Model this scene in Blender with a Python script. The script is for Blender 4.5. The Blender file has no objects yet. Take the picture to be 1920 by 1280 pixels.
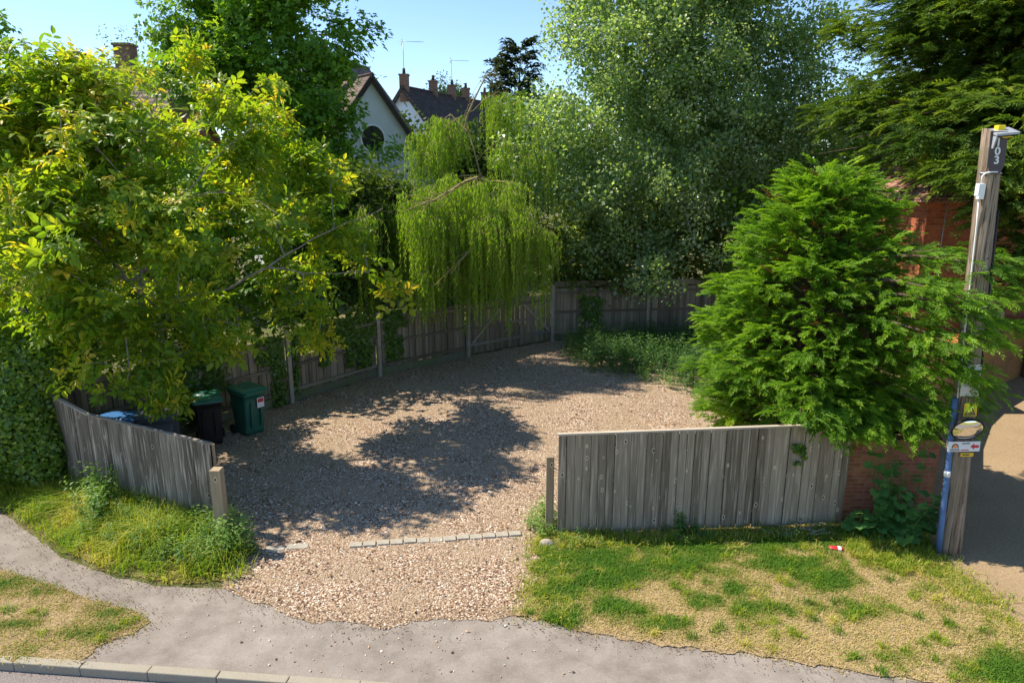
import bpy, math, random
import numpy as np
from mathutils import Vector

random.seed(7)
rng = np.random.default_rng(11)
scene = bpy.context.scene
COL = scene.collection
TH = math.radians(14.0); CAMH = 6.2; FPX = 1300.0
SUN = np.array([-0.93, 0.31, 0.0]); SUN /= np.linalg.norm(SUN); ELEV = math.radians(52)

# ------------------------------------------------------------- survey helpers
def G(u, v, z=0.0):
    """point of the horizontal plane z met by the sight line of a photo pixel"""
    a = (u - 960) / FPX; b = (640 - v) / FPX
    t = (CAMH - z) / (math.sin(TH) - b * math.cos(TH))
    return Vector((a * t, t * (math.cos(TH) + b * math.sin(TH)), z))
def P(u, v, Y):
    """point of the vertical plane y = Y met by the sight line of a photo pixel"""
    a = (u - 960) / FPX; b = (640 - v) / FPX
    t = Y / (math.cos(TH) + b * math.sin(TH))
    return Vector((a * t, Y, CAMH + t * (-math.sin(TH) + b * math.cos(TH))))

# ------------------------------------------------------------- object helpers
def tag(o, label=None, cat=None, group=None, kind=None):
    if label: o['label'] = label
    if cat: o['category'] = cat
    if group: o['group'] = group
    if kind: o['kind'] = kind
    return o
def thing(name, label, cat, loc=(0, 0, 0), group=None):
    o = bpy.data.objects.new(name, None); COL.objects.link(o)
    o.location = loc; o.empty_display_size = .2
    return tag(o, label, cat, group)
def link(me, name, parent=None, loc=None):
    o = bpy.data.objects.new(name, me); COL.objects.link(o)
    if parent is not None: o.parent = parent
    elif loc is not None: o.location = loc
    return o
def origin_of(parent, loc):
    x = np.zeros(3)
    p = parent
    while p is not None:
        x += np.array(p.location); p = p.parent
    if parent is None and loc is not None: x = np.array(loc, float)
    return x
def copy_tree(o, parent=None):
    c = o.copy(); COL.objects.link(c); c.parent = parent
    for ch in list(o.children): copy_tree(ch, c)
    return c
def bevel(o, w=.006, seg=2):
    m = o.modifiers.new('bevel', 'BEVEL'); m.width = w; m.segments = seg; m.limit_method = 'ANGLE'
    return o

class MB:
    def __init__(s): s.v = []; s.f = []; s.uv = []; s.r = []; s.sm = []
    def face(s, pts, uv=None, r=None, smooth=False):
        i = len(s.v); s.v += [tuple(p) for p in pts]
        s.f.append(tuple(range(i, i + len(pts))))
        s.uv.append(uv or [(p[0], p[1]) for p in pts]); s.r.append(random.random() if r is None else r); s.sm.append(smooth)
    def hexa(s, o, a, b, c, r=None, uo=None):
        o, a, b, c = Vector(o), Vector(a), Vector(b), Vector(c)
        if a.cross(b).dot(c) < 0: a, b = b, a
        r = random.random() if r is None else r
        uo = (random.random() * 9, random.random() * 9) if uo is None else uo
        la, lb, lc = a.length, b.length, c.length
        i = len(s.v)
        q = [o, o + a, o + a + b, o + b, o + c, o + a + c, o + a + b + c, o + b + c]
        s.v += [tuple(p) for p in q]
        def F(ix, w, h):
            s.f.append(tuple(i + k for k in ix)); s.r.append(r); s.sm.append(False)
            s.uv.append([(uo[0], uo[1]), (uo[0] + w, uo[1]), (uo[0] + w, uo[1] + h), (uo[0], uo[1] + h)])
        F((0, 1, 5, 4), la, lc); F((2, 3, 7, 6), la, lc); F((1, 2, 6, 5), lb, lc); F((3, 0, 4, 7), lb, lc)
        F((4, 5, 6, 7), la, lb); F((1, 0, 3, 2), la, lb)
        return s
    def box(s, c, size, rz=0, r=None):
        c = Vector(c); x, y, z = size
        ca, sa = math.cos(rz), math.sin(rz)
        a = Vector((ca * x, sa * x, 0)); b = Vector((-sa * y, ca * y, 0)); d = Vector((0, 0, z))
        return s.hexa(c - a / 2 - b / 2 - d / 2, a, b, d, r)
    def beam(s, p0, p1, w, h, up=(0, 0, 1), r=None):
        p0, p1 = Vector(p0), Vector(p1); c = p1 - p0; up = Vector(up)
        x = c.cross(up)
        if x.length < 1e-6: x = c.cross(Vector((1, 0, 0)))
        x.normalize(); y = x.cross(c).normalized()
        return s.hexa(p0 - x * w / 2 - y * h / 2, x * w, y * h, c, r)
    def loft(s, rings, closed=True, cap=True, smooth=True, r=None):
        i0 = len(s.v); n = len(rings[0]); r = random.random() if r is None else r
        acc = 0
        for k, ring in enumerate(rings): s.v += [tuple(p) for p in ring]
        for k in range(len(rings) - 1):
            d = (Vector(rings[k + 1][0]) - Vector(rings[k][0])).length
            per = 0
            for j in range(n if closed else n - 1):
                j2 = (j + 1) % n
                e = (Vector(rings[k][j2]) - Vector(rings[k][j])).length
                s.f.append((i0 + k * n + j, i0 + k * n + j2, i0 + (k + 1) * n + j2, i0 + (k + 1) * n + j))
                s.uv.append([(per, acc), (per + e, acc), (per + e, acc + d), (per, acc + d)]); per += e
                s.r.append(r); s.sm.append(smooth)
            acc += d
        if cap:
            for k, rev in ((0, True), (len(rings) - 1, False)):
                ix = [i0 + k * n + j for j in range(n)]
                if rev: ix.reverse()
                s.f.append(tuple(ix)); s.uv.append([(s.v[q][0], s.v[q][1]) for q in ix]); s.r.append(r); s.sm.append(False)
        return s
    def tube(s, path, rad, n=8, cap=True, r=None):
        path = [Vector(p) for p in path]
        rad = [rad] * len(path) if isinstance(rad, (int, float)) else rad
        rings = []
        ref = Vector((0.31, 0.95, 0.1))
        for k, p in enumerate(path):
            t = (path[min(k + 1, len(path) - 1)] - path[max(k - 1, 0)]).normalized()
            if abs(t.dot(ref)) > .95: ref = Vector((1, 0, 0.2))
            x = t.cross(ref).normalized(); y = t.cross(x).normalized()
            rings.append([p + (x * math.cos(q) - y * math.sin(q)) * rad[k] for q in [2 * math.pi * j / n for j in range(n)]][::-1])
        return s.loft(rings, cap=cap, r=r)
    def build(s, name, mat, parent=None, loc=None):
        off = origin_of(parent, loc)
        me = bpy.data.meshes.new(name)
        v = np.array(s.v, float) - off
        me.from_pydata(v.tolist(), [], s.f)
        uvl = me.uv_layers.new(name='UVMap')
        uvl.data.foreach_set('uv', np.array([c for q in s.uv for c in q], np.float32).ravel())
        at = me.attributes.new('rnd', 'FLOAT', 'FACE'); at.data.foreach_set('value', np.array(s.r, np.float32))
        me.polygons.foreach_set('use_smooth', np.array(s.sm, bool))
        me.materials.append(mat); me.update()
        return link(me, name, parent, loc)

def np_mesh(name, verts, tris, mat, parent=None, loc=None, tint=None, smooth=False):
    """fast triangle mesh from numpy arrays"""
    off = origin_of(parent, loc)
    verts = np.asarray(verts, np.float64) - off
    k = tris.shape[1]
    me = bpy.data.meshes.new(name)
    me.vertices.add(len(verts)); me.vertices.foreach_set('co', verts.astype(np.float32).ravel())
    me.loops.add(tris.size); me.loops.foreach_set('vertex_index', tris.astype(np.int32).ravel())
    me.polygons.add(len(tris)); me.polygons.foreach_set('loop_start', np.arange(0, tris.size, k, dtype=np.int32))
    me.polygons.foreach_set('use_smooth', np.full(len(tris), smooth, bool))
    if tint is not None:
        at = me.attributes.new('tint', 'FLOAT', 'FACE' if len(tint) == len(tris) else 'POINT'); at.data.foreach_set('value', np.asarray(tint, np.float32))
    me.materials.append(mat)
    me.update(calc_edges=True); me.validate()
    return link(me, name, parent, loc)

# ------------------------------------------------------------- numpy noise
_perm = np.random.default_rng(3).random((256, 256))
def vnoise(x, y, s=1.0, seed=0):
    x = np.asarray(x) / s + seed * 17.3 + 500; y = np.asarray(y) / s + seed * 7.7 + 500
    xi = np.floor(x).astype(int); yi = np.floor(y).astype(int); fx = x - xi; fy = y - yi
    fx = fx * fx * (3 - 2 * fx); fy = fy * fy * (3 - 2 * fy)
    g = lambda a, b: _perm[a % 256, b % 256]
    return (g(xi, yi) * (1 - fx) + g(xi + 1, yi) * fx) * (1 - fy) + (g(xi, yi + 1) * (1 - fx) + g(xi + 1, yi + 1) * fx) * fy
def fnoise(x, y, s=1.0, seed=0):
    return (vnoise(x, y, s, seed) * .5 + vnoise(x, y, s / 2.1, seed + 1) * .3 + vnoise(x, y, s / 4.3, seed + 2) * .2)
def inside(px, py, poly):
    poly = np.array([(p[0], p[1]) for p in poly]); r = np.zeros(len(px), bool); j = len(poly) - 1
    for i in range(len(poly)):
        xi, yi = poly[i]; xj, yj = poly[j]
        if yi != yj:
            c = ((yi > py) != (yj > py)) & (px < (xj - xi) * (py - yi) / (yj - yi) + xi)
            r ^= c
        j = i
    return r
def scatter_in(poly, n):
    a = np.array([(p[0], p[1]) for p in poly]); lo, hi = a.min(0), a.max(0)
    out = np.zeros((0, 2))
    while len(out) < n:
        q = lo + rng.random((n * 2, 2)) * (hi - lo)
        out = np.vstack([out, q[inside(q[:, 0], q[:, 1], poly)]])
    return out[:n]

# ------------------------------------------------------------- materials
class NT:
    def __init__(s, name):
        s.m = bpy.data.materials.new(name); s.m.use_nodes = True; s.t = s.m.node_tree; s.t.nodes.clear()
        s.out = s.t.nodes.new('ShaderNodeOutputMaterial')
    def n(s, typ, ins=None, **props):
        nd = s.t.nodes.new('ShaderNode' + typ)
        for k, v in props.items(): setattr(nd, k, v)
        for k, v in (ins or {}).items():
            sock = nd.inputs[k]
            if isinstance(v, bpy.types.NodeSocket): s.t.links.new(v, sock)
            else:
                if isinstance(v, tuple) and len(v) == 3 and sock.type == 'RGBA': v = (*v, 1)
                sock.default_value = v
        return nd
    def coord(s, which='Object', scale=(1, 1, 1)):
        c = s.n('TexCoord').outputs[which]
        return s.n('Mapping', {'Vector': c, 'Scale': scale}).outputs[0]
    def noise(s, vec, scale=5., detail=4., rough=.55, dist=0.):
        return s.n('TexNoise', {'Vector': vec, 'Scale': scale, 'Detail': detail, 'Roughness': rough, 'Distortion': dist}).outputs['Fac']
    def ramp(s, fac, stops, interp='LINEAR'):
        r = s.n('ValToRGB', {'Fac': fac}); cr = r.color_ramp; cr.interpolation = interp
        while len(cr.elements) < len(stops): cr.elements.new(.5)
        for e, (p, c) in zip(cr.elements, stops):
            e.position = p; e.color = (*c, 1) if len(c) == 3 else c
        return r.outputs[0]
    def mix(s, fac, a, b, mode='MIX'):
        nd = s.n('Mix', data_type='RGBA', blend_type=mode)
        for sock, v in ((nd.inputs[0], fac), (nd.inputs[6], a), (nd.inputs[7], b)):
            if isinstance(v, bpy.types.NodeSocket): s.t.links.new(v, sock)
            else: sock.default_value = (*v, 1) if isinstance(v, tuple) and len(v) == 3 else v
        return nd.outputs[2]
    def math(s, op, a, b=0., clamp=False):
        nd = s.n('Math', operation=op, use_clamp=clamp)
        for sock, v in ((nd.inputs[0], a), (nd.inputs[1], b)):
            if isinstance(v, bpy.types.NodeSocket): s.t.links.new(v, sock)
            else: sock.default_value = v
        return nd.outputs[0]
    def attr(s, name): return s.n('Attribute', attribute_name=name).outputs['Fac']
    def bump(s, h, strength=.4, dist=.01):
        return s.n('Bump', {'Height': h, 'Strength': strength, 'Distance': dist}).outputs[0]
    def done(s, color, rough=.8, spec=.3, normal=None, metal=0., extra=None):
        ins = {'Base Color': color, 'Roughness': rough, 'Specular IOR Level': spec, 'Metallic': metal}
        if normal is not None: ins['Normal'] = normal
        p = s.n('BsdfPrincipled', ins)
        s.t.links.new(p.outputs[0], s.out.inputs[0])
        return s.m

def plain(name, c, rough=.6, spec=.3, metal=0., var=.12, scale=6.):
    k = NT(name); v = k.coord()
    f = k.noise(v, scale, 5)
    col = k.mix(f, tuple(x * (1 - var * 2) for x in c), tuple(min(1, x * (1 + var * 2)) for x in c))
    return k.done(col, rough, spec, k.bump(f, .15, .004), metal)

def foliage(name, stops, trans=(1.6, 1.5, .6), tfac=.4, rough=.45, spec=.35, under=None, gain=1.22):
    k = NT(name)
    c = k.ramp(k.attr('tint'), [(p, tuple(min(.8, x * gain) for x in q)) for p, q in stops])
    if under: c = k.mix(k.math('MULTIPLY', k.n('NewGeometry').outputs['Backfacing'], under[1]), c, under[0])
    tc = k.mix(1., c, trans, 'MULTIPLY')
    p = k.n('BsdfPrincipled', {'Base Color': c, 'Roughness': rough, 'Specular IOR Level': spec})
    t = k.n('BsdfTranslucent', {'Color': tc})
    mx = k.n('MixShader', {0: tfac}); k.t.links.new(p.outputs[0], mx.inputs[1]); k.t.links.new(t.outputs[0], mx.inputs[2])
    k.t.links.new(mx.outputs[0], k.out.inputs[0])
    return k.m

def bark(name, a, b, scale=8.):
    k = NT(name); v = k.coord('Object', (1, 1, .35))
    f = k.noise(v, scale, 6, .65, .6)
    return k.done(k.ramp(f, [(.3, a), (.7, b)]), .9, .1, k.bump(f, .6, .02))

def wood(name, dark, light, grey=.5, streak=.35, knots=True, moss=None, base_damp=0.):
    """weathered boards: UV u across, v along the grain, in metres"""
    k = NT(name); uv = k.n('TexCoord').outputs['UV']
    g1 = k.noise(k.n('Mapping', {'Vector': uv, 'Scale': (60, 2.2, 1)}).outputs[0], 1., 5, .6, .8)
    g2 = k.noise(k.n('Mapping', {'Vector': uv, 'Scale': (14, .8, 1)}).outputs[0], 1., 3, .5, .5)
    r = k.attr('rnd')
    f = k.math('ADD', k.math('MULTIPLY', g1, .45), k.math('MULTIPLY', g2, .35))
    f = k.math('ADD', f, k.math('MULTIPLY', r, grey))
    f = k.math('SUBTRACT', f, grey * .5 - .1)
    c = k.ramp(f, [(.25, dark), (.75, light)])
    # pale vertical streaks
    s = k.noise(k.n('Mapping', {'Vector': uv, 'Scale': (26, 1.1, 1), 'Location': (3, 5, 0)}).outputs[0], 1., 3, .55)
    sm = k.ramp(s, [(.52, (0, 0, 0)), (.68, (1, 1, 1))])
    c = k.mix(k.math('MULTIPLY', sm, streak), c, tuple(min(1, x * 1.9 + .05) for x in light))
    h = g1
    if knots:
        vo = k.n('TexVoronoi', {'Vector': k.n('Mapping', {'Vector': uv, 'Scale': (7, 4.2, 1)}).outputs[0], 'Scale': 1., 'Randomness': .85})
        d = vo.outputs['Distance']
        ring = k.ramp(d, [(.0, (1, 1, 1)), (.10, (1, 1, 1)), (.13, (0, 0, 0))])
        halo = k.ramp(d, [(.11, (0, 0, 0)), (.15, (1, 1, 1)), (.24, (0, 0, 0))])
        sel = k.math('GREATER_THAN', k.n('SeparateColor', {'Color': vo.outputs['Color']}).outputs[0], .5)
        c = k.mix(k.math('MULTIPLY', k.math('MULTIPLY', halo, sel), .85), c, tuple(min(1, x * 1.8) for x in light))
        c = k.mix(k.math('MULTIPLY', k.math('MULTIPLY', ring, sel), .85), c, (.035, .028, .02))
    if moss:
        m = k.noise(k.coord('Object'), 1.6, 5, .6)
        z = k.n('SeparateXYZ', {'Vector': k.n('TexCoord').outputs['Object']}).outputs[2]
        low = k.ramp(z, [(.0, (1, 1, 1)), (.45, (.25, .25, .25)), (1., (.12, .12, .12))])
        mm = k.ramp(m, [(.45, (0, 0, 0)), (.62, (1, 1, 1))])
        c = k.mix(k.math('MULTIPLY', k.math('MULTIPLY', mm, low), moss[1]), c, moss[0])
    return k.done(c, .85, .15, k.bump(h, .35, .004))

def brick(name, c1, c2, mortar, lichen=None, big=1.):
    k = NT(name); uv = k.n('TexCoord').outputs['UV']
    nz = k.noise(k.coord('Object'), 9., 5, .6)
    wob = k.n('Mapping', {'Vector': uv}).outputs[0]
    b = k.n('TexBrick', {'Vector': wob, 'Color1': c1, 'Color2': c2, 'Mortar': mortar, 'Scale': 1., 'Mortar Size': .006,
                         'Mortar Smooth': .2, 'Bias': -.1, 'Brick Width': .225 * big, 'Row Height': .075 * big})
    b.offset = .5
    c = k.mix(.35, b.outputs['Color'], k.ramp(nz, [(.3, (.25, .2, .2)), (.7, (1, 1, 1))]), 'MULTIPLY')
    if lichen:
        m = k.ramp(k.noise(k.coord('Object'), 1.1, 5, .6), lichen[1])
        c = k.mix(m, c, lichen[0])
    h = k.math('SUBTRACT', nz, k.math('MULTIPLY', b.outputs['Fac'], 1.5))
    return k.done(c, .9, .1, k.bump(h, .5, .008))

def tiles(name, c1, c2):
    k = NT(name); uv = k.n('TexCoord').outputs['UV']
    b = k.n('TexBrick', {'Vector': uv, 'Color1': c1, 'Color2': c2, 'Mortar': (.01, .01, .01), 'Scale': 1., 'Mortar Size': .012,
                         'Mortar Smooth': .3, 'Bias': 0., 'Brick Width': .3, 'Row Height': .3})
    nz = k.noise(k.coord('Object'), 3., 5, .6)
    c = k.mix(.5, b.outputs['Color'], k.ramp(nz, [(.3, (.35, .35, .35)), (.7, (1.2, 1.1, 1.))]), 'MULTIPLY')
    w = k.n('TexWave', {'Vector': uv, 'Scale': 1.05, 'Distortion': 0.}, bands_direction='X').outputs['Fac']
    h = k.math('ADD', k.math('SUBTRACT', 0., b.outputs['Fac']), k.math('MULTIPLY', w, .8))
    return k.done(c, .8, .2, k.bump(h, .8, .05))
# ------------------------------------------------------------- foliage engine
def unit(a): return a / np.maximum(np.linalg.norm(a, axis=-1, keepdims=True), 1e-9)
def frames_z(d, spin=None):
    """local z along d, random spin"""
    z = unit(d); n = len(z)
    ref = np.where(np.abs(z[:, 2:3]) > .9, [[1., 0, 0]], [[0., 0, 1.]])
    x = unit(np.cross(ref, z)); y = np.cross(z, x)
    a = rng.random(n) * 2 * np.pi if spin is None else spin
    c, s = np.cos(a)[:, None], np.sin(a)[:, None]
    return np.stack([x * c + y * s, -x * s + y * c, z], axis=2)
def frames_y(d, up):
    """local y along d, local z as near to up as possible"""
    y = unit(d); x = unit(np.cross(y, up)); z = np.cross(x, y)
    return np.stack([x, y, z], axis=2)
def instance(temps, pos, fr, sc, tint, jit=.1):
    """temps: list of (verts, tris, tint) -> big arrays"""
    V, T, A = [], [], []; off = 0
    pick = rng.integers(0, len(temps), len(pos))
    for k, (tv, tt, ta) in enumerate(temps):
        m = np.where(pick == k)[0]
        if not len(m): continue
        v = np.einsum('nij,vj->nvi', fr[m], tv) * sc[m][:, None, None] + pos[m][:, None, :]
        nv = len(tv)
        t = tt[None] + (np.arange(len(m)) * nv)[:, None, None] + off
        a = tint[m][:, None] + ta[None] 
        V.append(v.reshape(-1, 3)); T.append(t.reshape(-1, 3)); A.append(a.ravel()); off += len(m) * nv
    return np.vstack(V), np.vstack(T), np.clip(np.concatenate(A), 0, 1)
def merge(parts):
    V, T, A = [], [], []; off = 0
    for v, t, a in parts:
        V.append(v); T.append(t + off); A.append(a); off += len(v)
    return np.vstack(V), np.vstack(T), np.concatenate(A)

def leaf8(base, d, nrm, L, W, fold=.25, droop=.25):
    """pointed leaf folded along its midrib: 8 triangles"""
    base, d, nrm = map(lambda q: np.array(q, float), (base, d, nrm))
    d = d / np.linalg.norm(d); x = np.cross(d, nrm); x /= np.linalg.norm(x); n = np.cross(x, d)
    def pt(s, w, drop): return base + d * s * L + x * w * W + n * (abs(w) * fold * W - drop * droop * L)
    v = np.array([pt(0, 0, 0), pt(1, 0, 1.), pt(.3, -.46, .1), pt(.68, -.4, .38), pt(.3, .46, .1), pt(.68, .4, .38), pt(.55, 0, .25)])
    t = np.array([[0, 6, 2], [6, 3, 2], [6, 1, 3], [0, 4, 6], [6, 4, 5], [6, 5, 1]])
    return v, t
def leaf2(base, d, nrm, L, W, fold=.2):
    base, d, nrm = map(lambda q: np.array(q, float), (base, d, nrm))
    d = d / np.linalg.norm(d); x = np.cross(d, nrm); x /= max(np.linalg.norm(x), 1e-6); n = np.cross(x, d)
    v = np.array([base, base + d * L * .45 - x * W / 2 + n * fold * W, base + d * L, base + d * L * .45 + x * W / 2 + n * fold * W])
    return v, np.array([[0, 3, 2], [0, 2, 1]])

def tmpl(leaves):
    V, T, A = [], [], []; off = 0
    for v, t, a in leaves:
        V.append(v); T.append(t + off); A.append(np.full(len(t), a)); off += len(v)
    return np.vstack(V), np.vstack(T), np.concatenate(A)

def rosette_walnut(r):
    """shoot (axis z) with pinnate leaves"""
    out = []
    n = r.randint(4, 6)
    for k in range(n):
        az = 2.4 * k + r.uniform(-.3, .3); lift = r.uniform(-.1, .7); young = k >= n - 2
        d = np.array([math.cos(az) * math.cos(lift), math.sin(az) * math.cos(lift), math.sin(lift)])
        L = r.uniform(.2, .3) * (.7 if young else 1.)
        side = np.cross(d, [0, 0, 1]); side /= np.linalg.norm(side)
        base = np.array([0, 0, -.03 * (n - k)])
        yt = .3 if young else r.uniform(-.12, .12)
        pts = [(.45, 1), (.45, -1), (.78, 1), (.78, -1), (1., 0)]
        for s, sd in pts:
            p = base + d * L * s + np.array([0, 0, -.10 * L * s * s * 2])
            dd = (d * (.55 if sd else 1.) + side * sd * .85 + np.array([0, 0, r.uniform(-.45, .05)]))
            nn = np.array([r.uniform(-.35, .35), r.uniform(-.35, .35), 1.])
            ll = r.uniform(.10, .145) * (.75 if young else 1.) * (1.15 if sd == 0 else 1.)
            v, t = leaf8(p, dd, nn, ll, ll * .5, .3, r.uniform(.1, .4))
            out.append((v, t, yt + r.uniform(-.1, .1)))
    return tmpl(out)
def rosette_maple(r):
    out = []
    for k in range(r.randint(5, 7)):
        az = 2.4 * k + r.uniform(-.3, .3); lift = r.uniform(-.2, .6)
        d = np.array([math.cos(az) * math.cos(lift), math.sin(az) * math.cos(lift), math.sin(lift)])
        side = np.cross(d, [0, 0, 1]); b = d * r.uniform(.1, .2); a = r.uniform(-.12, .12)
        S = r.uniform(.13, .2)
        nn = np.array([r.uniform(-.4, .4), r.uniform(-.4, .4), 1.])
        for ang, ll in ((0, 1.), (.75, .85), (-.75, .85)):
            dd = d * math.cos(ang) + side * math.sin(ang) + np.array([0, 0, -.25])
            v, t = leaf2(b, dd, nn, S * ll, S * .5); out.append((v, t, a))
    return tmpl(out)
def twig(r, n, L, W, length, spread=1., droop=0.):
    """leafy shoot along z, small rhombic leaves on petioles"""
    out = []
    for k in range(n):
        s = (k + r.random()) / n; az = 2.4 * k + r.uniform(-.4, .4); lift = r.uniform(-.5, .9)
        d = np.array([math.cos(az) * math.cos(lift), math.sin(az) * math.cos(lift), math.sin(lift)])
        b = np.array([0, 0, (s - .5) * length]) + d * spread * r.uniform(.04, .1)
        nn = np.array([r.uniform(-1, 1), r.uniform(-1, 1), r.uniform(-.2, 1.)]) + 1e-3
        dd = d + np.array([0, 0, -droop])
        l = L * r.uniform(.75, 1.2)
        v, t = leaf2(b, dd, nn, l, l * W, r.uniform(.05, .3)); out.append((v, t, r.uniform(-.16, .16)))
    return tmpl(out)
def spray_cypress(r, nb=9, droop=.25, w=.085):
    """flat feathery frond along y, length 1"""
    out = []
    def cur(s): return np.array([.06 * math.sin(3 * s + ph) * s, s, .12 * s - droop * s * s * s])
    ph = r.uniform(0, 6)
    for k in range(4):
        s0, s1 = k / 4, (k + 1.25) / 4
        a, b = cur(s0), cur(min(s1, 1.02)); v, t = leaf2(a, b - a, (r.uniform(-.3, .3), 0, 1), np.linalg.norm(b - a), w * .9, .3)
        out.append((v, t, .18 * s0 - .05))
    for k in range(nb):
        s = .08 + .86 * k / nb
        for sd in (-1, 1):
            s2 = s + r.uniform(-.03, .03); p = cur(s2)
            ln = (.42 * (1 - s * .72)) * r.uniform(.75, 1.2)
            ang = r.uniform(.55, .85)
            d = np.array([sd * math.sin(ang), math.cos(ang), r.uniform(-.28, .25) - droop * s * .6])
            nn = (r.uniform(-.6, .6), r.uniform(-.6, .6), 1)
            v, t = leaf2(p, d, nn, ln, w, .35); out.append((v, t, .3 * s - .1 + r.uniform(-.07, .07)))
            if s > .5: continue
            # a secondary finger near the end of each branchlet
            q = p + d / np.linalg.norm(d) * ln * .45; d2 = d + np.array([-sd * .7, .5, r.uniform(-.2, .2)])
            v, t = leaf2(q, d2, nn, ln * .55, w * .8, .35); out.append((v, t, .3 * s - .02))
    return tmpl(out)
def fan_leaf(n, R, cup=.15, notch=.28):
    """lobed round leaf (ivy, mallow) in the xy plane, stalk at the origin, tip along y"""
    v = [(0, 0, 0)]; m = n * 2
    for j in range(m + 1):
        a = -2.5 + 5.0 * j / m; rr = R * (1. - (notch if j % 2 == 0 and 0 < j < m else 0))
        v.append((math.sin(a) * rr, R * .35 + math.cos(a) * rr, cup * R * (abs(math.sin(a)) if j % 2 else .5)))
    t = [(0, j + 1, j) for j in range(1, m + 1)]
    return np.array(v), np.array(t)

R_ = random.Random(5)
T_WALNUT = [rosette_walnut(R_) for _ in range(10)]
T_MAPLE = [rosette_maple(R_) for _ in range(6)]
T_POPLAR = [twig(R_, 12, .105, .8, .46, 1.2, .3) for _ in range(8)]
T_SMALL = [twig(R_, 12, .07, .62, .4, 1.) for _ in range(6)]
T_FAR = [twig(R_, 14, .2, .7, 1.0, 2.4) for _ in range(5)]
T_CYP = [spray_cypress(R_, 10, R_.uniform(.15, .5), .058) for _ in range(8)]
T_CYP_FAR = [spray_cypress(R_, 5, R_.uniform(.3, .6), .13) for _ in range(5)]

def tubes_np(p0, p1, r0, r1, n=5):
    d = unit(p1 - p0); ref = np.where(np.abs(d[:, 2:3]) > .9, [[1., 0, 0]], [[0., 0, 1.]])
    x = unit(np.cross(d, ref)); y = np.cross(d, x)
    a = np.arange(n) * 2 * np.pi / n
    ring = x[:, None] * np.cos(a)[None, :, None] + y[:, None] * np.sin(a)[None, :, None]
    v = np.concatenate([p0[:, None] + ring * r0[:, None, None], p1[:, None] + ring * r1[:, None, None]], 1)
    j = np.arange(n); j2 = (j + 1) % n
    q = np.concatenate([np.stack([j, j2, n + j2], 1), np.stack([j, n + j2, n + j], 1)])
    t = q[None] + (np.arange(len(p0)) * 2 * n)[:, None, None]
    return v.reshape(-1, 3), t.reshape(-1, 3)

def skeleton(limbs, targets, tip_r=.006, seg=.35, wander=.1, expo=2.3, up_bias=.15):
    """limbs: list of polylines (first is the trunk, later ones start near it); each target is joined to the nearest node"""
    nodes = []; par = []
    def add(p, q): nodes.append(np.array(p, float)); par.append(q); return len(nodes) - 1
    for li, pl in enumerate(limbs):
        pl = [np.array(p, float) for p in pl]
        if li == 0: last = add(pl[0], -1)
        else: last = int(np.argmin(np.linalg.norm(np.array(nodes) - pl[0], axis=1)))
        for a, b in zip(pl[:-1], pl[1:]):
            k = max(1, int(np.linalg.norm(b - a) / seg))
            for i in range(1, k + 1):
                last = add(a + (b - a) * i / k + rng.normal(0, wander * .18, 3), last)
    base = np.array(nodes)
    d0 = np.min(np.linalg.norm(targets[:, None] - base[None], axis=2), axis=1) if len(base) < 4000 else np.zeros(len(targets))
    arr = np.zeros((len(nodes) + len(targets) * 12, 3)); arr[:len(nodes)] = base
    tips = np.zeros(len(targets), int); dirs = np.zeros((len(targets), 3))
    for ti in np.argsort(d0):
        T = targets[ti]; A = arr[:len(nodes)]
        dd = T - A; dist = np.linalg.norm(dd, axis=1)
        cost = dist + np.maximum(0, A[:, 2] - T[2]) * .8
        cost[:1] += 2
        s = int(np.argmin(cost)); a = A[s]; L = dist[s]
        k = min(12, max(1, int(L / seg)))
        last = s
        for i in range(1, k + 1):
            f = i / k
            p = a + (T - a) * f
            p[2] += up_bias * L * math.sin(math.pi * f) 
            if i < k: p = p + rng.normal(0, wander * .35, 3)
            last = add(p, last); arr[last] = p
        tips[ti] = last
        dirs[ti] = T - a
    n = len(nodes); w = np.zeros(n); pa = np.array(par)
    has = np.zeros(n, bool); has[pa[pa >= 0]] = True
    w[~has] = tip_r ** expo
    for i in range(n - 1, 0, -1): w[pa[i]] += w[i] if w[i] > 0 else tip_r ** expo
    r = w ** (1 / expo)
    e = np.where(pa >= 0)[0]
    N = arr[:n]
    return N[pa[e]], N[e], np.minimum(r[pa[e]], r[e] * 1.5), r[e], dirs

def lobes_targets(lobes, dens, shell=.55, minz=.3, gaps=0.):
    """lobes: (u, v, Y, rx, rz[, weight]) in photo pixels for the centre, metres for the radii"""
    out = []
    for lb in lobes:
        u, v, Y, rx, rz = lb[:5]; wgt = lb[5] if len(lb) > 5 else 1.
        c = np.array(P(u, v, Y)); n = max(2, int(dens * wgt * rx * rx * rz))
        d = unit(rng.normal(size=(n, 3))); rad = shell + (1 - shell) * rng.random((n, 1)) ** .7
        rad *= 1 + .36 * (rng.random((n, 1)) - .4)
        q = c + d * rad * np.array([rx, rx, rz]); out.append(q)
    q = np.vstack(out)
    if gaps:      # openings in the canopy that let the sun through
        s = np.array([SUN[0] * math.cos(ELEV), SUN[1] * math.cos(ELEV), math.sin(ELEV)]); e1 = unit(np.cross(s, [0, 0, 1.])); e2 = np.cross(s, e1)
        q = q[fnoise(q @ e1, q @ e2, 1.0, 41) > gaps]
    return q[q[:, 2] > minz]

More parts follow.
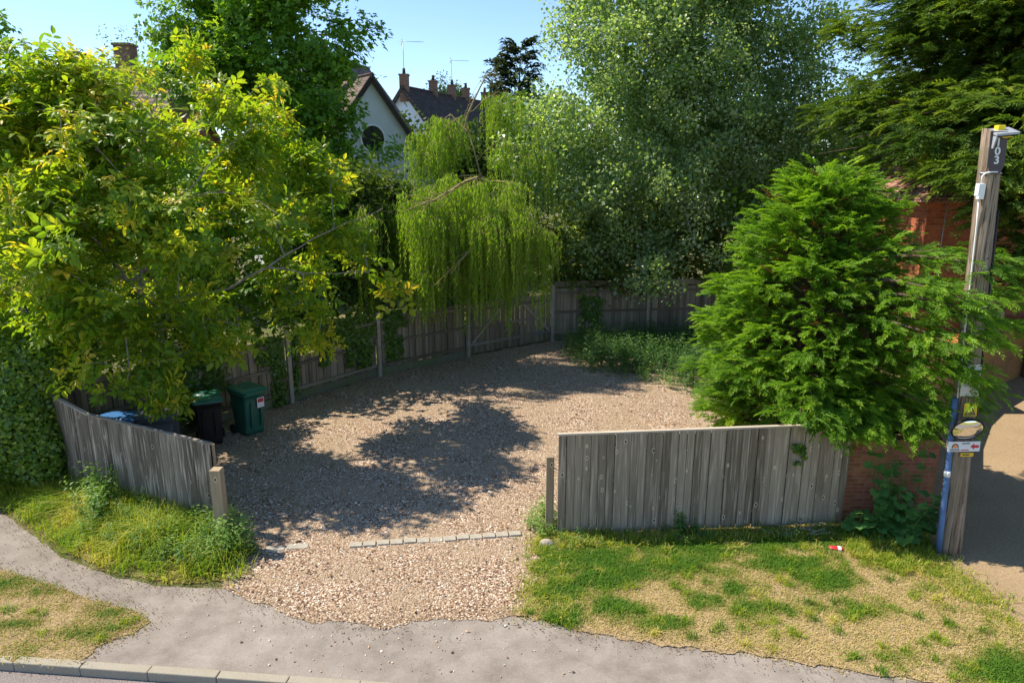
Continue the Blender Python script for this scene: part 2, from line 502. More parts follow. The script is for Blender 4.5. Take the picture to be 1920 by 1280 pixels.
def leafy(name, targets, dirs, temps, per, clump, size, mat, parent, out_w=.6, up_w=.6, tint0=.5, tvar=.14, flat=.7, centre=None):
    n = len(targets); rep = np.repeat(np.arange(n), per)
    off = rng.normal(0, 1, (len(rep), 3)) * clump * np.array([1, 1, flat])
    pos = targets[rep] + off
    d = unit(dirs)[rep] * out_w + np.array([0, 0, up_w]) + rng.normal(0, .45, (len(rep), 3))
    ct = rng.normal(0, tvar * .6, n)[rep] + rng.normal(0, tvar, len(rep)) + tint0
    s = size * np.exp(rng.normal(0, .24, len(rep)))
    keep = pos[:, 2] > .15
    v, t, a = instance(temps, pos[keep], frames_z(d[keep]), s[keep], ct[keep])
    return np_mesh(name, v, t, mat, parent, tint=a)

def make_tree(name, label, cat, limbs, lobes, dens, temps, per, clump, size, leaf_mat, bark_mat, group=None, shell=.55,
              tip_r=.006, tint0=.5, tvar=.14, flat=.7, up_w=.6, out_w=.6, minz=.3, seg=.35, wander=.12, extra=None, gaps=0.):
    base = limbs[0][0]
    root = thing(name, label, cat, base, group)
    tg = lobes_targets(lobes, dens, shell, minz, gaps)
    if extra is not None: tg = np.vstack([tg, extra])
    p0, p1, r0, r1, dirs = skeleton(limbs, tg, tip_r, seg, wander)
    v, t = tubes_np(p0, p1, r0, r1)
    np_mesh('trunk', v, t, bark_mat, root, smooth=True)
    leafy('crown', tg, dirs, temps, per, clump, size, leaf_mat, root, tint0=tint0, tvar=tvar, flat=flat, up_w=up_w, out_w=out_w)
    return root

def conifer(name, label, base, top, rad_fn, nbr, per, size, temps, leaf_mat, bark_mat, extra=(), z0=.3, tint0=.45, rise=.25, droop=.3, sp=1., group=None, tr=.02, clip=None):
    """layered boughs carrying flat feathery sprays"""
    base = np.array(base, float); top = np.array(top, float)
    root = thing(name, label, 'tree', tuple(base), group)
    Hh = top[2] - base[2]
    br = []
    for i in range(nbr):
        f = (i + rng.random()) / nbr; z = z0 + (Hh - z0) * (1 - (1 - f) ** 1.0)
        az = i * 2.39996 + rng.normal(0, .35)
        L = rad_fn(z / Hh, az) * rng.uniform(.72, 1.08)
        c = base + (top - base) * (z / Hh)
        if L > .15: br.append((c, az, L, rise + .55 * (z / Hh) ** 2))
    n_reg = len(br); br += [(np.array(c), az, L, rs) for c, az, L, rs in extra]
    S0, S1, RR0, RR1 = [], [], [], []; pos, dr, up, sc, tn = [], [], [], [], []
    for bi, (c, az, L, rs) in enumerate(br):
        arm = bi >= n_reg and L > 2.
        h = np.array([math.cos(az), math.sin(az), 0]); side = np.array([-h[1], h[0], 0])
        def at(s): return c + h * L * s + np.array([0, 0, L * (rs * s - droop * s * s)])
        m = 5
        for k in range(m):
            S0.append(at(k / m)); S1.append(at((k + 1) / m)); RR0.append(tr * L * (1.05 - k / m)); RR1.append(tr * L * (1.05 - (k + 1) / m) )
        n = max(5, int(per * L ** 1.25 * (.85 if arm else 1.))); bt = rng.normal(0, .09)
        s = 1 - (.68 if arm else .72) * rng.random(n) ** 1.25
        lat = rng.normal(0, .55, n)
        wdt = L * (.15 if arm else .27) * (1.15 - s) * 1.6 + .06
        for k in range(n):
            p = at(s[k]); slope = rs - 2 * droop * s[k]
            sd = max(-1.6, min(1.6, lat[k]))
            p = p + side * sd * wdt[k] + np.array([0, 0, rng.normal(0, .07 * sp) - abs(sd) * .08])
            d = h * math.cos(sd * .95) + side * math.sin(sd * .95) + np.array([0, 0, slope * .8 + rng.normal(0, .22)])
            pos.append(p); dr.append(d); up.append(np.array([rng.normal(0, .35), rng.normal(0, .35), 1.]))
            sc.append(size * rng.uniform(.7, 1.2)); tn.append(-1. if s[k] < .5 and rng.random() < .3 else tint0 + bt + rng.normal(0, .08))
    pos, dr, up = np.array(pos), np.array(dr), np.array(up)
    keep = (pos[:, 2] > .12) & (np.ones(len(pos), bool) if clip is None else clip(pos))
    v, t, a = instance(temps, pos[keep], frames_y(dr[keep], up[keep]), np.array(sc)[keep], np.array(tn)[keep])
    np_mesh('crown', v, t, leaf_mat, root, tint=a)
    S0.append(base); S1.append(base + (top - base) * .5); RR0.append(.022 * Hh); RR1.append(.013 * Hh)
    S0.append(base + (top - base) * .5); S1.append(top); RR0.append(.013 * Hh); RR1.append(.01)
    v, t = tubes_np(np.array(S0), np.array(S1), np.array(RR0), np.array(RR1), 6)
    np_mesh('trunk', v, t, bark_mat, root, smooth=True)
    return root

def blades(name, pts, hgt, wid, mat, parent=None, loc=None, lean=.5, tint=None, kind=None, curl=.35):
    n = len(pts); az = rng.random(n) * 2 * np.pi; hd = np.stack([np.cos(az), np.sin(az), 0 * az], 1); sd = np.stack([-np.sin(az), np.cos(az), 0 * az], 1)
    h = hgt * (0.6 + .7 * rng.random(n)) if np.isscalar(hgt) else hgt * (0.7 + .5 * rng.random(n))
    w = wid * (.7 + .6 * rng.random(n)); le = lean * rng.random(n)
    b = np.zeros((n, 3)); b[:, :pts.shape[1]] = pts
    H1 = h[:, None]; L1 = le[:, None]
    mid = b + hd * H1 * L1 * .35 + np.array([0, 0, 1]) * H1 * .6
    tip = b + hd * H1 * L1 * (1 + curl) + np.array([0, 0, 1]) * H1 * np.sqrt(np.maximum(.15, 1 - (L1 * .8) ** 2))
    W = w[:, None]
    v = np.stack([b - sd * W / 2, b + sd * W / 2, mid + sd * W * .4, mid - sd * W * .4, tip], 1)
    t = np.array([[0, 1, 2], [0, 2, 3], [3, 2, 4]])
    T = (t[None] + (np.arange(n) * 5)[:, None, None]).reshape(-1, 3)
    tn = np.repeat(np.clip((rng.random(n) if tint is None else tint + rng.normal(0, .1, n)), 0, 1), 3)
    return np_mesh(name, v.reshape(-1, 3), T, mat, parent, loc, tint=tn)

def pebbles(name, pts, size, mat, z=.0, kind='stuff'):
    n = len(pts)
    base = np.array([[1, 0, 0], [0, 1, 0], [-1, 0, 0], [0, -1, 0], [.1, .1, .75], [0, 0, -.6]])
    f = np.array([[0, 1, 4], [1, 2, 4], [2, 3, 4], [3, 0, 4]])
    s = size * np.exp(rng.normal(0, .38, n)); az = rng.random(n) * 6.283
    sc = np.stack([s * rng.uniform(.7, 1.3, n), s * rng.uniform(.6, 1., n), s * rng.uniform(.5, .9, n)], 1)
    v = base[None] * (1 + rng.normal(0, .15, (n, 6, 3))) * sc[:, None]
    # tilt a little, then spin
    tx = rng.normal(0, .35, n); c, q = np.cos(tx)[:, None], np.sin(tx)[:, None]
    y = v[:, :, 1] * c - v[:, :, 2] * q; zz = v[:, :, 1] * q + v[:, :, 2] * c
    c, q = np.cos(az)[:, None], np.sin(az)[:, None]
    vv = np.stack([v[:, :, 0] * c - y * q + pts[:, None, 0], v[:, :, 0] * q + y * c + pts[:, None, 1], zz + z + s[:, None] * .25], 2)
    T = (f[None] + (np.arange(n) * 6)[:, None, None]).reshape(-1, 3)
    o = np_mesh(name, vv.reshape(-1, 3), T, mat, tint=np.repeat(rng.random(n), 4))
    return o

def grid_sheet(name, poly, res, z, mat, zfun=None, jag=.0, tintf=None):
    """ground sheet: a wavering outline filled with an irregular triangle net"""
    from mathutils.geometry import delaunay_2d_cdt
    a = np.array([(p[0], p[1]) for p in poly]); out = []
    for p, q in zip(a, np.roll(a, -1, axis=0)):
        L = np.linalg.norm(q - p); near = min(np.hypot(*p), np.hypot(*q)) < 30
        k = max(1, int(L / (.05 if near else 2.)))
        out.append(p + (q - p) * (np.arange(k) / k)[:, None])
    o = np.vstack(out)
    w = lambda sd: (fnoise(o[:, 0], o[:, 1], .5, sd) - .5) * jag + (fnoise(o[:, 0], o[:, 1], .13, sd + 3) - .5) * jag * .45
    o = o + np.stack([w(5), w(9)], 1)
    lo, hi = np.maximum(o.min(0), [-16, 5]), np.minimum(o.max(0), [18, 28])
    r = max(res, .07)
    X, Y = np.meshgrid(np.arange(lo[0], hi[0], r), np.arange(lo[1], hi[1], r), indexing='ij')
    g = np.stack([X.ravel(), Y.ravel()], 1) + rng.uniform(-.25, .25, (X.size, 2)) * r
    g = g[inside(g[:, 0], g[:, 1], o)]
    n = len(o); pts_ = np.vstack([o, g])
    vv, _, ff, *_r = delaunay_2d_cdt([Vector(p) for p in pts_.tolist()], [], [list(range(n))], 1, 1e-5)
    v = np.array([(p.x, p.y, 0) for p in vv]); f = np.array([t for t in ff if len(t) == 3])
    c = v[f]; ar = (c[:, 1, 0] - c[:, 0, 0]) * (c[:, 2, 1] - c[:, 0, 1]) - (c[:, 1, 1] - c[:, 0, 1]) * (c[:, 2, 0] - c[:, 0, 0])
    f[ar < 0] = f[ar < 0][:, ::-1]
    v[:, 2] = z + (0 if zfun is None else zfun(v[:, 0], v[:, 1]))
    return np_mesh(name, v, f, mat, tint=None if tintf is None else tintf(v[:, 0], v[:, 1]))
# ============================================================= materials
M = {}
M['walnut'] = foliage('walnut_leaf', [(0., (.06, .125, .012)), (.4, (.125, .22, .018)), (.68, (.23, .30, .02)), (.9, (.38, .37, .03)), (1., (.42, .33, .04))], (1.9, 1.75, .6), .52, .42, .4)
M['maple'] = foliage('sycamore_leaf', [(0., (.055, .13, .015)), (.5, (.13, .25, .025)), (.8, (.24, .37, .035)), (1., (.35, .43, .05))], (1.8, 1.7, .5), .5, .4, .4)
M['poplar'] = foliage('poplar_leaf', [(0., (.08, .135, .05)), (.5, (.16, .24, .085)), (.8, (.235, .32, .11)), (1., (.28, .37, .09))], (1.6, 1.7, .5), .5, .34, .6, ((.46, .52, .40), .5))
M['willow'] = foliage('willow_leaf', [(0., (.075, .16, .010)), (.5, (.17, .29, .014)), (.8, (.27, .37, .02)), (1., (.40, .39, .04))], (1.7, 1.7, .5), .48, .42, .35)
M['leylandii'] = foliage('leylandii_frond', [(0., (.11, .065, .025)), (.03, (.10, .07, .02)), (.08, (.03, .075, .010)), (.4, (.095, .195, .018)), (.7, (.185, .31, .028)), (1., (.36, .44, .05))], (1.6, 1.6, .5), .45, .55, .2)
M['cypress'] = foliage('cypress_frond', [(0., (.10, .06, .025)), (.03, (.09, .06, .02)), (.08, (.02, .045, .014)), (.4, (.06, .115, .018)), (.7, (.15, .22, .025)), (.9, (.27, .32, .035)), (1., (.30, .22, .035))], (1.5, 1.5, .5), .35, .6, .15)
M['fir'] = foliage('fir_needle', [(0., (.02, .032, .018)), (.6, (.05, .07, .028)), (1., (.13, .12, .04))], (1.2, 1.2, .6), .25, .6, .15)
M['ivy'] = foliage('ivy_leaf', [(0., (.025, .06, .014)), (.45, (.09, .17, .022)), (.8, (.17, .26, .03)), (1., (.32, .38, .05))], (1.6, 1.6, .5), .4, .32, .5)
M['nettle'] = foliage('weed_leaf', [(0., (.035, .085, .03)), (.5, (.08, .16, .04)), (.8, (.15, .25, .05)), (1., (.25, .33, .07))], (1.6, 1.7, .6), .4, .5, .3)
M['mallow'] = foliage('mallow_leaf', [(0., (.05, .13, .03)), (.5, (.09, .20, .05)), (1., (.16, .28, .06))], (1.5, 1.6, .6), .35, .55, .25)
M['shrub'] = foliage('shrub_leaf', [(0., (.03, .055, .014)), (.5, (.08, .13, .025)), (.85, (.18, .22, .04)), (1., (.27, .25, .05))], (1.5, 1.5, .5), .45, .45, .3)
M['far_leaf'] = foliage('distant_leaf', [(0., (.03, .06, .02)), (.6, (.08, .13, .03)), (1., (.18, .24, .06))], (1.4, 1.5, .5), .35, .5, .2)
M['grass'] = foliage('grass_blade', [(0., (.07, .16, .016)), (.3, (.13, .22, .025)), (.5, (.23, .25, .05)), (.7, (.37, .31, .12)), (1., (.54, .43, .24))], (1.4, 1.4, .5), .35, .6, .2)
M['tall_grass'] = foliage('tall_grass_blade', [(0., (.05, .13, .010)), (.45, (.14, .24, .016)), (.75, (.30, .33, .03)), (1., (.52, .44, .15))], (1.6, 1.5, .5), .42, .5, .25)
M['bark_grey'] = bark('bark_grey', (.16, .14, .12), (.40, .36, .31))
M['bark_pale'] = bark('bark_pale', (.14, .13, .11), (.38, .36, .32))
M['bark_brown'] = bark('bark_brown', (.05, .035, .025), (.17, .12, .085))
M['twig_straw'] = bark('bark_straw', (.20, .15, .06), (.40, .32, .16))
M['fence_silver'] = wood('weathered_board', (.125, .094, .062), (.37, .295, .215), .34, .4)
M['fence_old'] = wood('old_board', (.13, .102, .07), (.31, .25, .175), .5, .15, False, ((.12, .15, .04), .7))  # greenish-brown mossy wood of the back fence and gate
M['fence_left'] = wood('streaked_board', (.095, .073, .052), (.29, .24, .185), .4, .85)
M['fence_dark'] = wood('backing_board', (.035, .03, .025), (.08, .068, .055), .4, .1, False)  # near-black colour for added sheets that make the board gaps read as shade
M['board_red'] = wood('repaired_board', (.16, .09, .05), (.30, .19, .11), .4, .1, False)
M['rail'] = wood('rail_wood', (.16, .125, .085), (.40, .33, .24), .4, .3, False)
M['rail_dark'] = wood('dark_rail_wood', (.11, .09, .06), (.28, .23, .165), .4, .15, False)  # darker rail wood for the old fence and gate ledges
M['cap_wood'] = wood('capping_wood', (.20, .16, .12), (.48, .40, .31), .4, .4, False)
M['post_wood'] = wood('post_wood', (.19, .135, .085), (.40, .31, .20), .4, .15, True)
M['concrete_post'] = plain('fence_post_wood', (.33, .29, .22), .85, .1, 0, .25, 5)
M['gravel_board'] = wood('gravel_board_wood', (.10, .10, .06), (.22, .21, .14), .5, .1, False, ((.12, .16, .05), .8))
M['brick_garden'] = brick('garden_brick', (.27, .085, .05), (.40, .15, .09), (.30, .22, .17), ((.22, .15, .05), [(.42, (0, 0, 0)), (.7, (.8, .8, .8))]))
M['brick_old'] = brick('old_wall_brick', (.23, .09, .045), (.33, .14, .07), (.27, .17, .09), ((.33, .17, .045), [(.32, (0, 0, 0)), (.62, (.85, .85, .85))]))
M['brick_house'] = brick('house_brick', (.36, .10, .05), (.56, .18, .08), (.42, .24, .15), None, 1.3)
M['terracotta'] = plain('terracotta', (.52, .15, .06), .8, .2, 0, .2, 12)
M['tile_brown'] = tiles('roof_tile_brown', (.16, .12, .10), (.24, .18, .15))
M['tile_dark'] = tiles('roof_tile_dark', (.055, .042, .036), (.085, .066, .056))
M['tile_red'] = tiles('roof_tile_red', (.34, .17, .12), (.42, .25, .19))
M['render_grey'] = plain('pale_render', (.60, .66, .64), .9, .1, 0, .06, 1.5)
M['render_white'] = plain('white_render', (.78, .80, .82), .9, .1, 0, .04, 1.5)
M['dark_wood'] = plain('barge_board', (.05, .04, .035), .8, .2, 0, .2, 5)
M['white_paint'] = plain('white_paint', (.78, .78, .76), .5, .4, 0, .03, 6)
M['metal_grey'] = plain('aerial_metal', (.32, .32, .33), .45, .5, .7, .1, 20)
M['brick_chimney'] = brick('chimney_brick', (.26, .14, .09), (.34, .20, .13), (.3, .25, .2))
k = NT('window_glass'); M['glass'] = k.done((.02, .025, .03), .06, .6)
M['bin_green'] = plain('bin_green_plastic', (.022, .115, .075), .42, .45, 0, .12, 3)
M['lid_green'] = plain('bin_lid_green_plastic', (.018, .12, .065), .4, .45, 0, .15, 4)
M['bin_black'] = plain('bin_black_plastic', (.016, .014, .013), .5, .4, 0, .25, 4)
M['bin_grey'] = plain('bin_grey_plastic', (.09, .10, .115), .5, .4, 0, .15, 4)
M['bin_blue'] = plain('bin_blue_plastic', (.03, .14, .36), .45, .4, 0, .15, 4)
M['rubber'] = plain('black_rubber', (.02, .02, .02), .8, .2)
M['paper'] = plain('label_white', (.72, .72, .72), .6, .3, 0, .05, 9)
M['label_red'] = plain('label_red', (.55, .04, .05), .5, .3, 0, .08, 9)
M['label_orange'] = plain('label_orange', (.80, .28, .10), .5, .3, 0, .08, 9)
M['label_dark'] = plain('label_ink', (.05, .05, .08), .6, .2, 0, .08, 9)
M['sign_yellow'] = plain('sign_yellow', (.75, .48, .02), .5, .4, 0, .06, 9)
M['cap_yellow'] = plain('cap_yellow', (.85, .62, .02), .45, .4, 0, .08, 20)
M['pipe_blue'] = plain('conduit_blue', (.09, .17, .34), .55, .35, 0, .15, 6)
M['plate_dark'] = plain('number_plate_dark', (.085, .07, .075), .6, .3, 0, .15, 14)
M['cable_black'] = plain('cable_black', (.03, .03, .035), .6, .3)
M['stone'] = plain('sett_stone', (.36, .325, .26), .9, .15, 0, .22, 14)
M['rock'] = plain('rock_stone', (.36, .31, .24), .95, .1, 0, .3, 7)
M['plastic_sheet'] = plain('plastic_sheet', (.35, .37, .40), .35, .5, 0, .15, 5)
M['can_red'] = plain('red_tin', (.62, .03, .045), .35, .5, 0, .1, 12)
k = NT('convex_mirror_glass'); M['mirror'] = k.done((.82, .82, .8), .04, .5, None, 1.)

# pole: long vertical grain
k = NT('pole_wood'); v = k.coord('Object', (22, 22, .55)); v2 = k.coord('Object', (5, 5, .6)); v3 = k.coord('Object', (60, 60, 1.5))
g1 = k.noise(v, 1., 6, .6, .4); g2 = k.noise(v2, 1., 4, .6); g3 = k.noise(v3, 1., 4, .6)
c = k.ramp(k.math('ADD', k.math('MULTIPLY', g1, .6), k.math('MULTIPLY', g2, .4)), [(.32, (.10, .07, .048)), (.5, (.25, .19, .135)), (.7, (.41, .335, .255))])
cr = k.ramp(g3, [(.36, (.25, .22, .2)), (.46, (1, 1, 1))])
low = k.ramp(k.n('SeparateXYZ', {'Vector': k.n('TexCoord').outputs['Object']}).outputs[2], [(.0, (1, 1, 1)), (.24, (1, 1, 1)), (.5, (0, 0, 0))])
k2 = k.n('Mapping', {'Vector': k.n('TexCoord').outputs['Object'], 'Scale': (.1, .1, .1)})
M['pole'] = None
c = k.mix(1., c, cr, 'MULTIPLY')
M['pole'] = k.done(c, .9, .1, k.bump(k.math('ADD', g1, k.math('MULTIPLY', g3, .6)), .6, .015))

# asphalt path
k = NT('footpath_asphalt'); v = k.coord()
big = k.noise(v, .45, 5, .6); mid = k.noise(v, 2.6, 5, .65); fine = k.noise(v, 90., 3, .7)
c = k.ramp(k.math('ADD', k.math('MULTIPLY', big, .45), k.math('MULTIPLY', mid, .55)), [(.36, (.185, .156, .13)), (.5, (.26, .225, .19)), (.66, (.335, .295, .255))])
c = k.mix(.6, c, k.ramp(fine, [(.25, (.45, .45, .45)), (.6, (1.08, 1.08, 1.08))]), 'MULTIPLY')
vo = k.n('TexVoronoi', {'Vector': v, 'Scale': 34., 'Randomness': 1.})
spk = k.math('MULTIPLY', k.math('LESS_THAN', vo.outputs['Distance'], .16), k.math('GREATER_THAN', k.n('SeparateColor', {'Color': vo.outputs['Color']}).outputs[0], .86))
c = k.mix(spk, c, (.10, .085, .075))
spk2 = k.math('MULTIPLY', k.math('LESS_THAN', vo.outputs['Distance'], .13), k.math('LESS_THAN', k.n('SeparateColor', {'Color': vo.outputs['Color']}).outputs[1], .05))
c = k.mix(spk2, c, (.62, .57, .5))
wv = k.n('VectorMath', {0: v, 1: k.n('VectorMath', {0: k.n('TexNoise', {'Vector': v, 'Scale': 1.3, 'Detail': 4.}).outputs['Color'], 1: (.8, .8, .8)}, operation='MULTIPLY').outputs[0]}, operation='ADD').outputs[0]
crk = k.n('TexVoronoi', {'Vector': wv, 'Scale': .5}, feature='DISTANCE_TO_EDGE').outputs['Distance']
crm = k.math('MULTIPLY', k.math('LESS_THAN', crk, .004), k.math('GREATER_THAN', mid, .5))
c = k.mix(k.math('MULTIPLY', crm, .25), c, (.08, .07, .06))
dirt = k.ramp(k.noise(v, .8, 6, .7, .3), [(.55, (0, 0, 0)), (.72, (.5, .5, .5))])
c = k.mix(dirt, c, (.28, .235, .195))
M['asphalt'] = k.done(c, .92, .15, k.bump(fine, .35, .006))
# road
k = NT('road_asphalt'); v = k.coord()
vo = k.n('TexVoronoi', {'Vector': v, 'Scale': 70.})
c = k.mix(k.noise(v, .7, 5, .6), (.20, .175, .165), (.28, .25, .235))
c = k.mix(.7, c, k.ramp(vo.outputs['Distance'], [(.1, (1.5, 1.45, 1.4)), (.6, (.6, .58, .56))]), 'MULTIPLY')
M['road'] = k.done(c, .9, .2, k.bump(vo.outputs['Distance'], .5, .01))
# kerb concrete
k = NT('kerb_concrete'); v = k.coord(); f = k.noise(v, 3., 6, .7); f2 = k.noise(v, 60., 3, .7)
c = k.mix(f, (.28, .245, .18), (.38, .345, .275)); c = k.mix(.5, c, k.ramp(f2, [(.3, (.6, .6, .6)), (.6, (1.1, 1.1, 1.1))]), 'MULTIPLY')
M['kerb'] = k.done(c, .9, .15, k.bump(f2, .4, .006))
# gravel bed
k = NT('gravel_bed'); v = k.coord()
vo = k.n('TexVoronoi', {'Vector': v, 'Scale': 34., 'Randomness': 1.}); vo2 = k.n('TexVoronoi', {'Vector': v, 'Scale': 75., 'Randomness': 1.})
r1 = k.n('SeparateColor', {'Color': vo.outputs['Color']}).outputs[0]
STONES = [(0., (.11, .06, .035)), (.2, (.26, .16, .098)), (.42, (.42, .29, .19)), (.64, (.55, .405, .28)), (.82, (.67, .52, .385)), (.93, (.80, .69, .54)), (1., (.88, .83, .73))]
c = k.ramp(r1, STONES)
c = k.mix(.8, c, k.ramp(vo.outputs['Distance'], [(.2, (1.1, 1.08, 1.05)), (.75, (.35, .3, .27))]), 'MULTIPLY')
sand = k.ramp(k.noise(v, .9, 5, .65), [(.42, (0, 0, 0)), (.62, (.85, .85, .85))])
c = k.mix(sand, c, k.ramp(vo2.outputs['Distance'], [(.1, (.55, .41, .27)), (.7, (.26, .19, .12))]))
h = k.math('ADD', k.math('MULTIPLY', vo.outputs['Distance'], -1.), k.math('MULTIPLY', vo2.outputs['Distance'], -.4))
M['gravel'] = k.done(c, .85, .2, k.bump(h, .9, .02))
k = NT('pebble'); c = k.ramp(k.attr('tint'), STONES); M['pebble'] = k.done(c, .7, .3)
# bare earth / thatch under the grass (tint = how straw-like)
k = NT('verge_soil'); v = k.coord(); t = k.attr('tint'); n = k.noise(v, 26., 5, .7); n2 = k.noise(v, 5., 5, .65)
f = k.math('ADD', t, k.math('MULTIPLY', k.math('SUBTRACT', n2, .5), .9))
c = k.ramp(f, [(.15, (.05, .08, .016)), (.45, (.15, .13, .04)), (.7, (.25, .19, .09)), (1., (.34, .255, .15))])
c = k.mix(.75, c, k.ramp(n, [(.36, (.3, .28, .25)), (.6, (1.25, 1.2, 1.12))]), 'MULTIPLY')
M['verge'] = k.done(c, .95, .1, k.bump(n, .6, .02))
k = NT('lane_dirt'); v = k.coord(); n = k.noise(v, 40., 5, .75); b = k.noise(v, .7, 5, .6)
c = k.mix(b, (.27, .195, .115), (.43, .32, .19)); c = k.mix(.8, c, k.ramp(n, [(.35, (.5, .48, .46)), (.62, (1.15, 1.12, 1.1))]), 'MULTIPLY')
M['lane'] = k.done(c, .95, .12, k.bump(n, .7, .015))
k = NT('ground_soil'); v = k.coord(); n = k.noise(v, .6, 6, .65); n2 = k.noise(v, 20., 4, .7)
c = k.ramp(n, [(.3, (.05, .075, .02)), (.5, (.12, .12, .045)), (.7, (.22, .17, .09))]); c = k.mix(.5, c, k.ramp(n2, [(.3, (.5, .5, .5)), (.6, (1.1, 1.1, 1.1))]), 'MULTIPLY')
M['ground'] = k.done(c, .95, .1, k.bump(n2, .5, .03))
k = NT('field_grass'); v = k.coord(); n = k.noise(v, .35, 6, .65)
M['field'] = k.done(k.ramp(n, [(.3, (.12, .17, .03)), (.55, (.26, .25, .06)), (.75, (.42, .36, .14))]), .95, .1)

# ============================================================= setting
def struct(o): return tag(o, kind='structure')
KA, KB = G(0, 1240), G(560, 1280)
kd = (KB - KA).normalized(); kn = Vector((-kd.y, kd.x, 0))           # kn points away from the road
m = MB(); L0, L1 = KA - kd * 200, KA + kd * 200
m.face([L0 + kn * .0 , L1 + kn * .0, L1 + kn * 500, L0 + kn * 500]); struct(m.build('ground', M['ground']))
m = MB(); dz = Vector((0, 0, -.11))
m.face([L0 - kn * 7.5 + dz, L1 - kn * 7.5 + dz, L1 + kn * .02 + dz, L0 + kn * .02 + dz]); struct(m.build('road', M['road']))
m = MB(); m.face([L0 - kn * 300, L1 - kn * 300, L1 - kn * 7.5, L0 - kn * 7.5]); struct(m.build('field', M['field']))
m = MB()
s = -30.
kerb_len = .915
while s < 40:
    zt = .016
    drop = .0 if s < 2.0 else -.0
    a = KA + kd * (s + .004) - kn * .02
    m.hexa(a + Vector((0, 0, -.13)), kd * (kerb_len - .008), kn * .135, (0, 0, .13 + zt + random.uniform(-.003, .003)))
    s += kerb_len
struct(bevel(m.build('kerb', M['kerb']), .014, 2))

path_px = [(-420, 905), (-200, 925), (0, 958), (60, 1000), (110, 1042), (200, 1078), (300, 1098), (430, 1108), (500, 1135), (560, 1152), (640, 1163), (735, 1172), (800, 1150), (850, 1146),
           (930, 1150), (1000, 1160), (1080, 1180), (1240, 1204), (1400, 1225), (1580, 1254), (1760, 1280), (2300, 1352)]
low_px = [(282, 1166), (262, 1150), (200, 1132), (120, 1108), (60, 1085), (0, 1066), (-200, 1020), (-420, 985)]
path_poly = [G(*p) for p in path_px]
ke = lambda s: KA + kd * s + kn * .03
end = path_poly[-1]
se = (end - KA).dot(kd)
path_poly += [ke(se + 3), ke((G(150, 1245) - KA).dot(kd)), G(185, 1212), G(250, 1190)] + [G(*p) for p in low_px]
struct(grid_sheet('footpath', path_poly, .07, .005, M['asphalt'], lambda X, Y: (fnoise(X, Y, 1.2, 2) - .5) * .003, jag=.16))

# left grass verge by the kerb
lv_poly = [G(*p) for p in low_px[::-1]] + [G(282, 1166), G(250, 1190), G(185, 1212), G(150, 1243)] + [ke((G(0, 1240) - KA).dot(kd) - q) for q in (-.6, .5, 3, 9)]
def blob(x, y, pts):
    g = np.zeros_like(x)
    for (u, v, rx, ry) in pts:
        c = G(u, v); g = np.maximum(g, np.exp(-(((x - c.x) / rx) ** 2 + ((y - c.y) / ry) ** 2)) * np.clip(.3 + 1.6 * fnoise(x, y, .38, 21), 0, 1.25))
    return g
RG = [(1040, 1060, .5, .45), (1100, 1050, .9, .35), (1180, 1080, .7, .35), (1230, 1060, .8, .3), (1060, 1110, .5, .35), (1160, 1140, .35, .25), (1320, 1130, .35, .22), (1420, 1140, .42, .18), (1380, 1110, .3, .2),
      (1480, 1060, .6, .22), (1540, 1090, .5, .22), (1480, 1020, .9, .2), (1280, 1030, 1.0, .25), (1700, 1060, .5, .3), (1110, 1090, .45, .3), (1890, 1260, .6, .3), (1060, 1160, .35, .2), (1250, 1170, .3, .14), (1620, 1150, .35, .15)]
LG = [(20, 1095, .5, .25), (80, 1110, .4, .15), (200, 1150, .25, .1), (150, 1190, .3, .12), (40, 1170, .3, .1), (210, 1180, .2, .08)]
def straw_r(x, y):
    cr_ = lambda t: np.clip((t - .52) * 1.7 + .55, 0, 1)
    return cr_(.78 - .66 * blob(x, y, RG) + (fnoise(x, y, .7, 3) - .5) * .9 + (fnoise(x, y, .16, 7) - .5) * .9)
def straw_l(x, y):
    return np.clip(.78 - .45 * blob(x, y, LG) + (fnoise(x, y, .5, 3) - .5) * .8 + (fnoise(x, y, .14, 7) - .5) * .5, 0, 1)
struct(grid_sheet('grass_verge_left', lv_poly, .05, .0115, M['verge'], lambda X, Y: fnoise(X, Y, .5, 4) * .006, jag=.15, tintf=straw_l))
rv_poly = [G(*p) for p in [(955, 1150), (1000, 1158), (1080, 1180), (1240, 1204), (1400, 1225), (1580, 1254), (1760, 1280), (2300, 1352), (2500, 1260), (2100, 1215), (1920, 1172), (1830, 1120), (1760, 1075), (1740, 1010), (1745, 985),
                                  (1575, 975), (1040, 985), (1012, 1000), (1000, 1022), (1022, 1045), (1004, 1066), (1012, 1092), (985, 1108), (1004, 1126), (975, 1140)]]
struct(grid_sheet('grass_verge', rv_poly, .05, .0145, M['verge'], lambda X, Y: fnoise(X, Y, .5, 4) * .008, jag=.3, tintf=straw_r))
# bank under the left panel
bank_px = [(-300, 880), (0, 945), (60, 985), (110, 1030), (200, 1068), (300, 1090), (425, 1098), (470, 1075), (440, 1030), (425, 990), (400, 960), (200, 915), (100, 875), (-300, 800)]
bank_poly = [G(*p) for p in bank_px]
struct(grid_sheet('earth_bank', bank_poly, .07, .0095, M['verge'], lambda X, Y: fnoise(X, Y, .6, 8) * .004, jag=.3, tintf=lambda x, y: np.clip(.5 + (fnoise(x, y, .4, 2) - .5) * .8, 0, 1)))
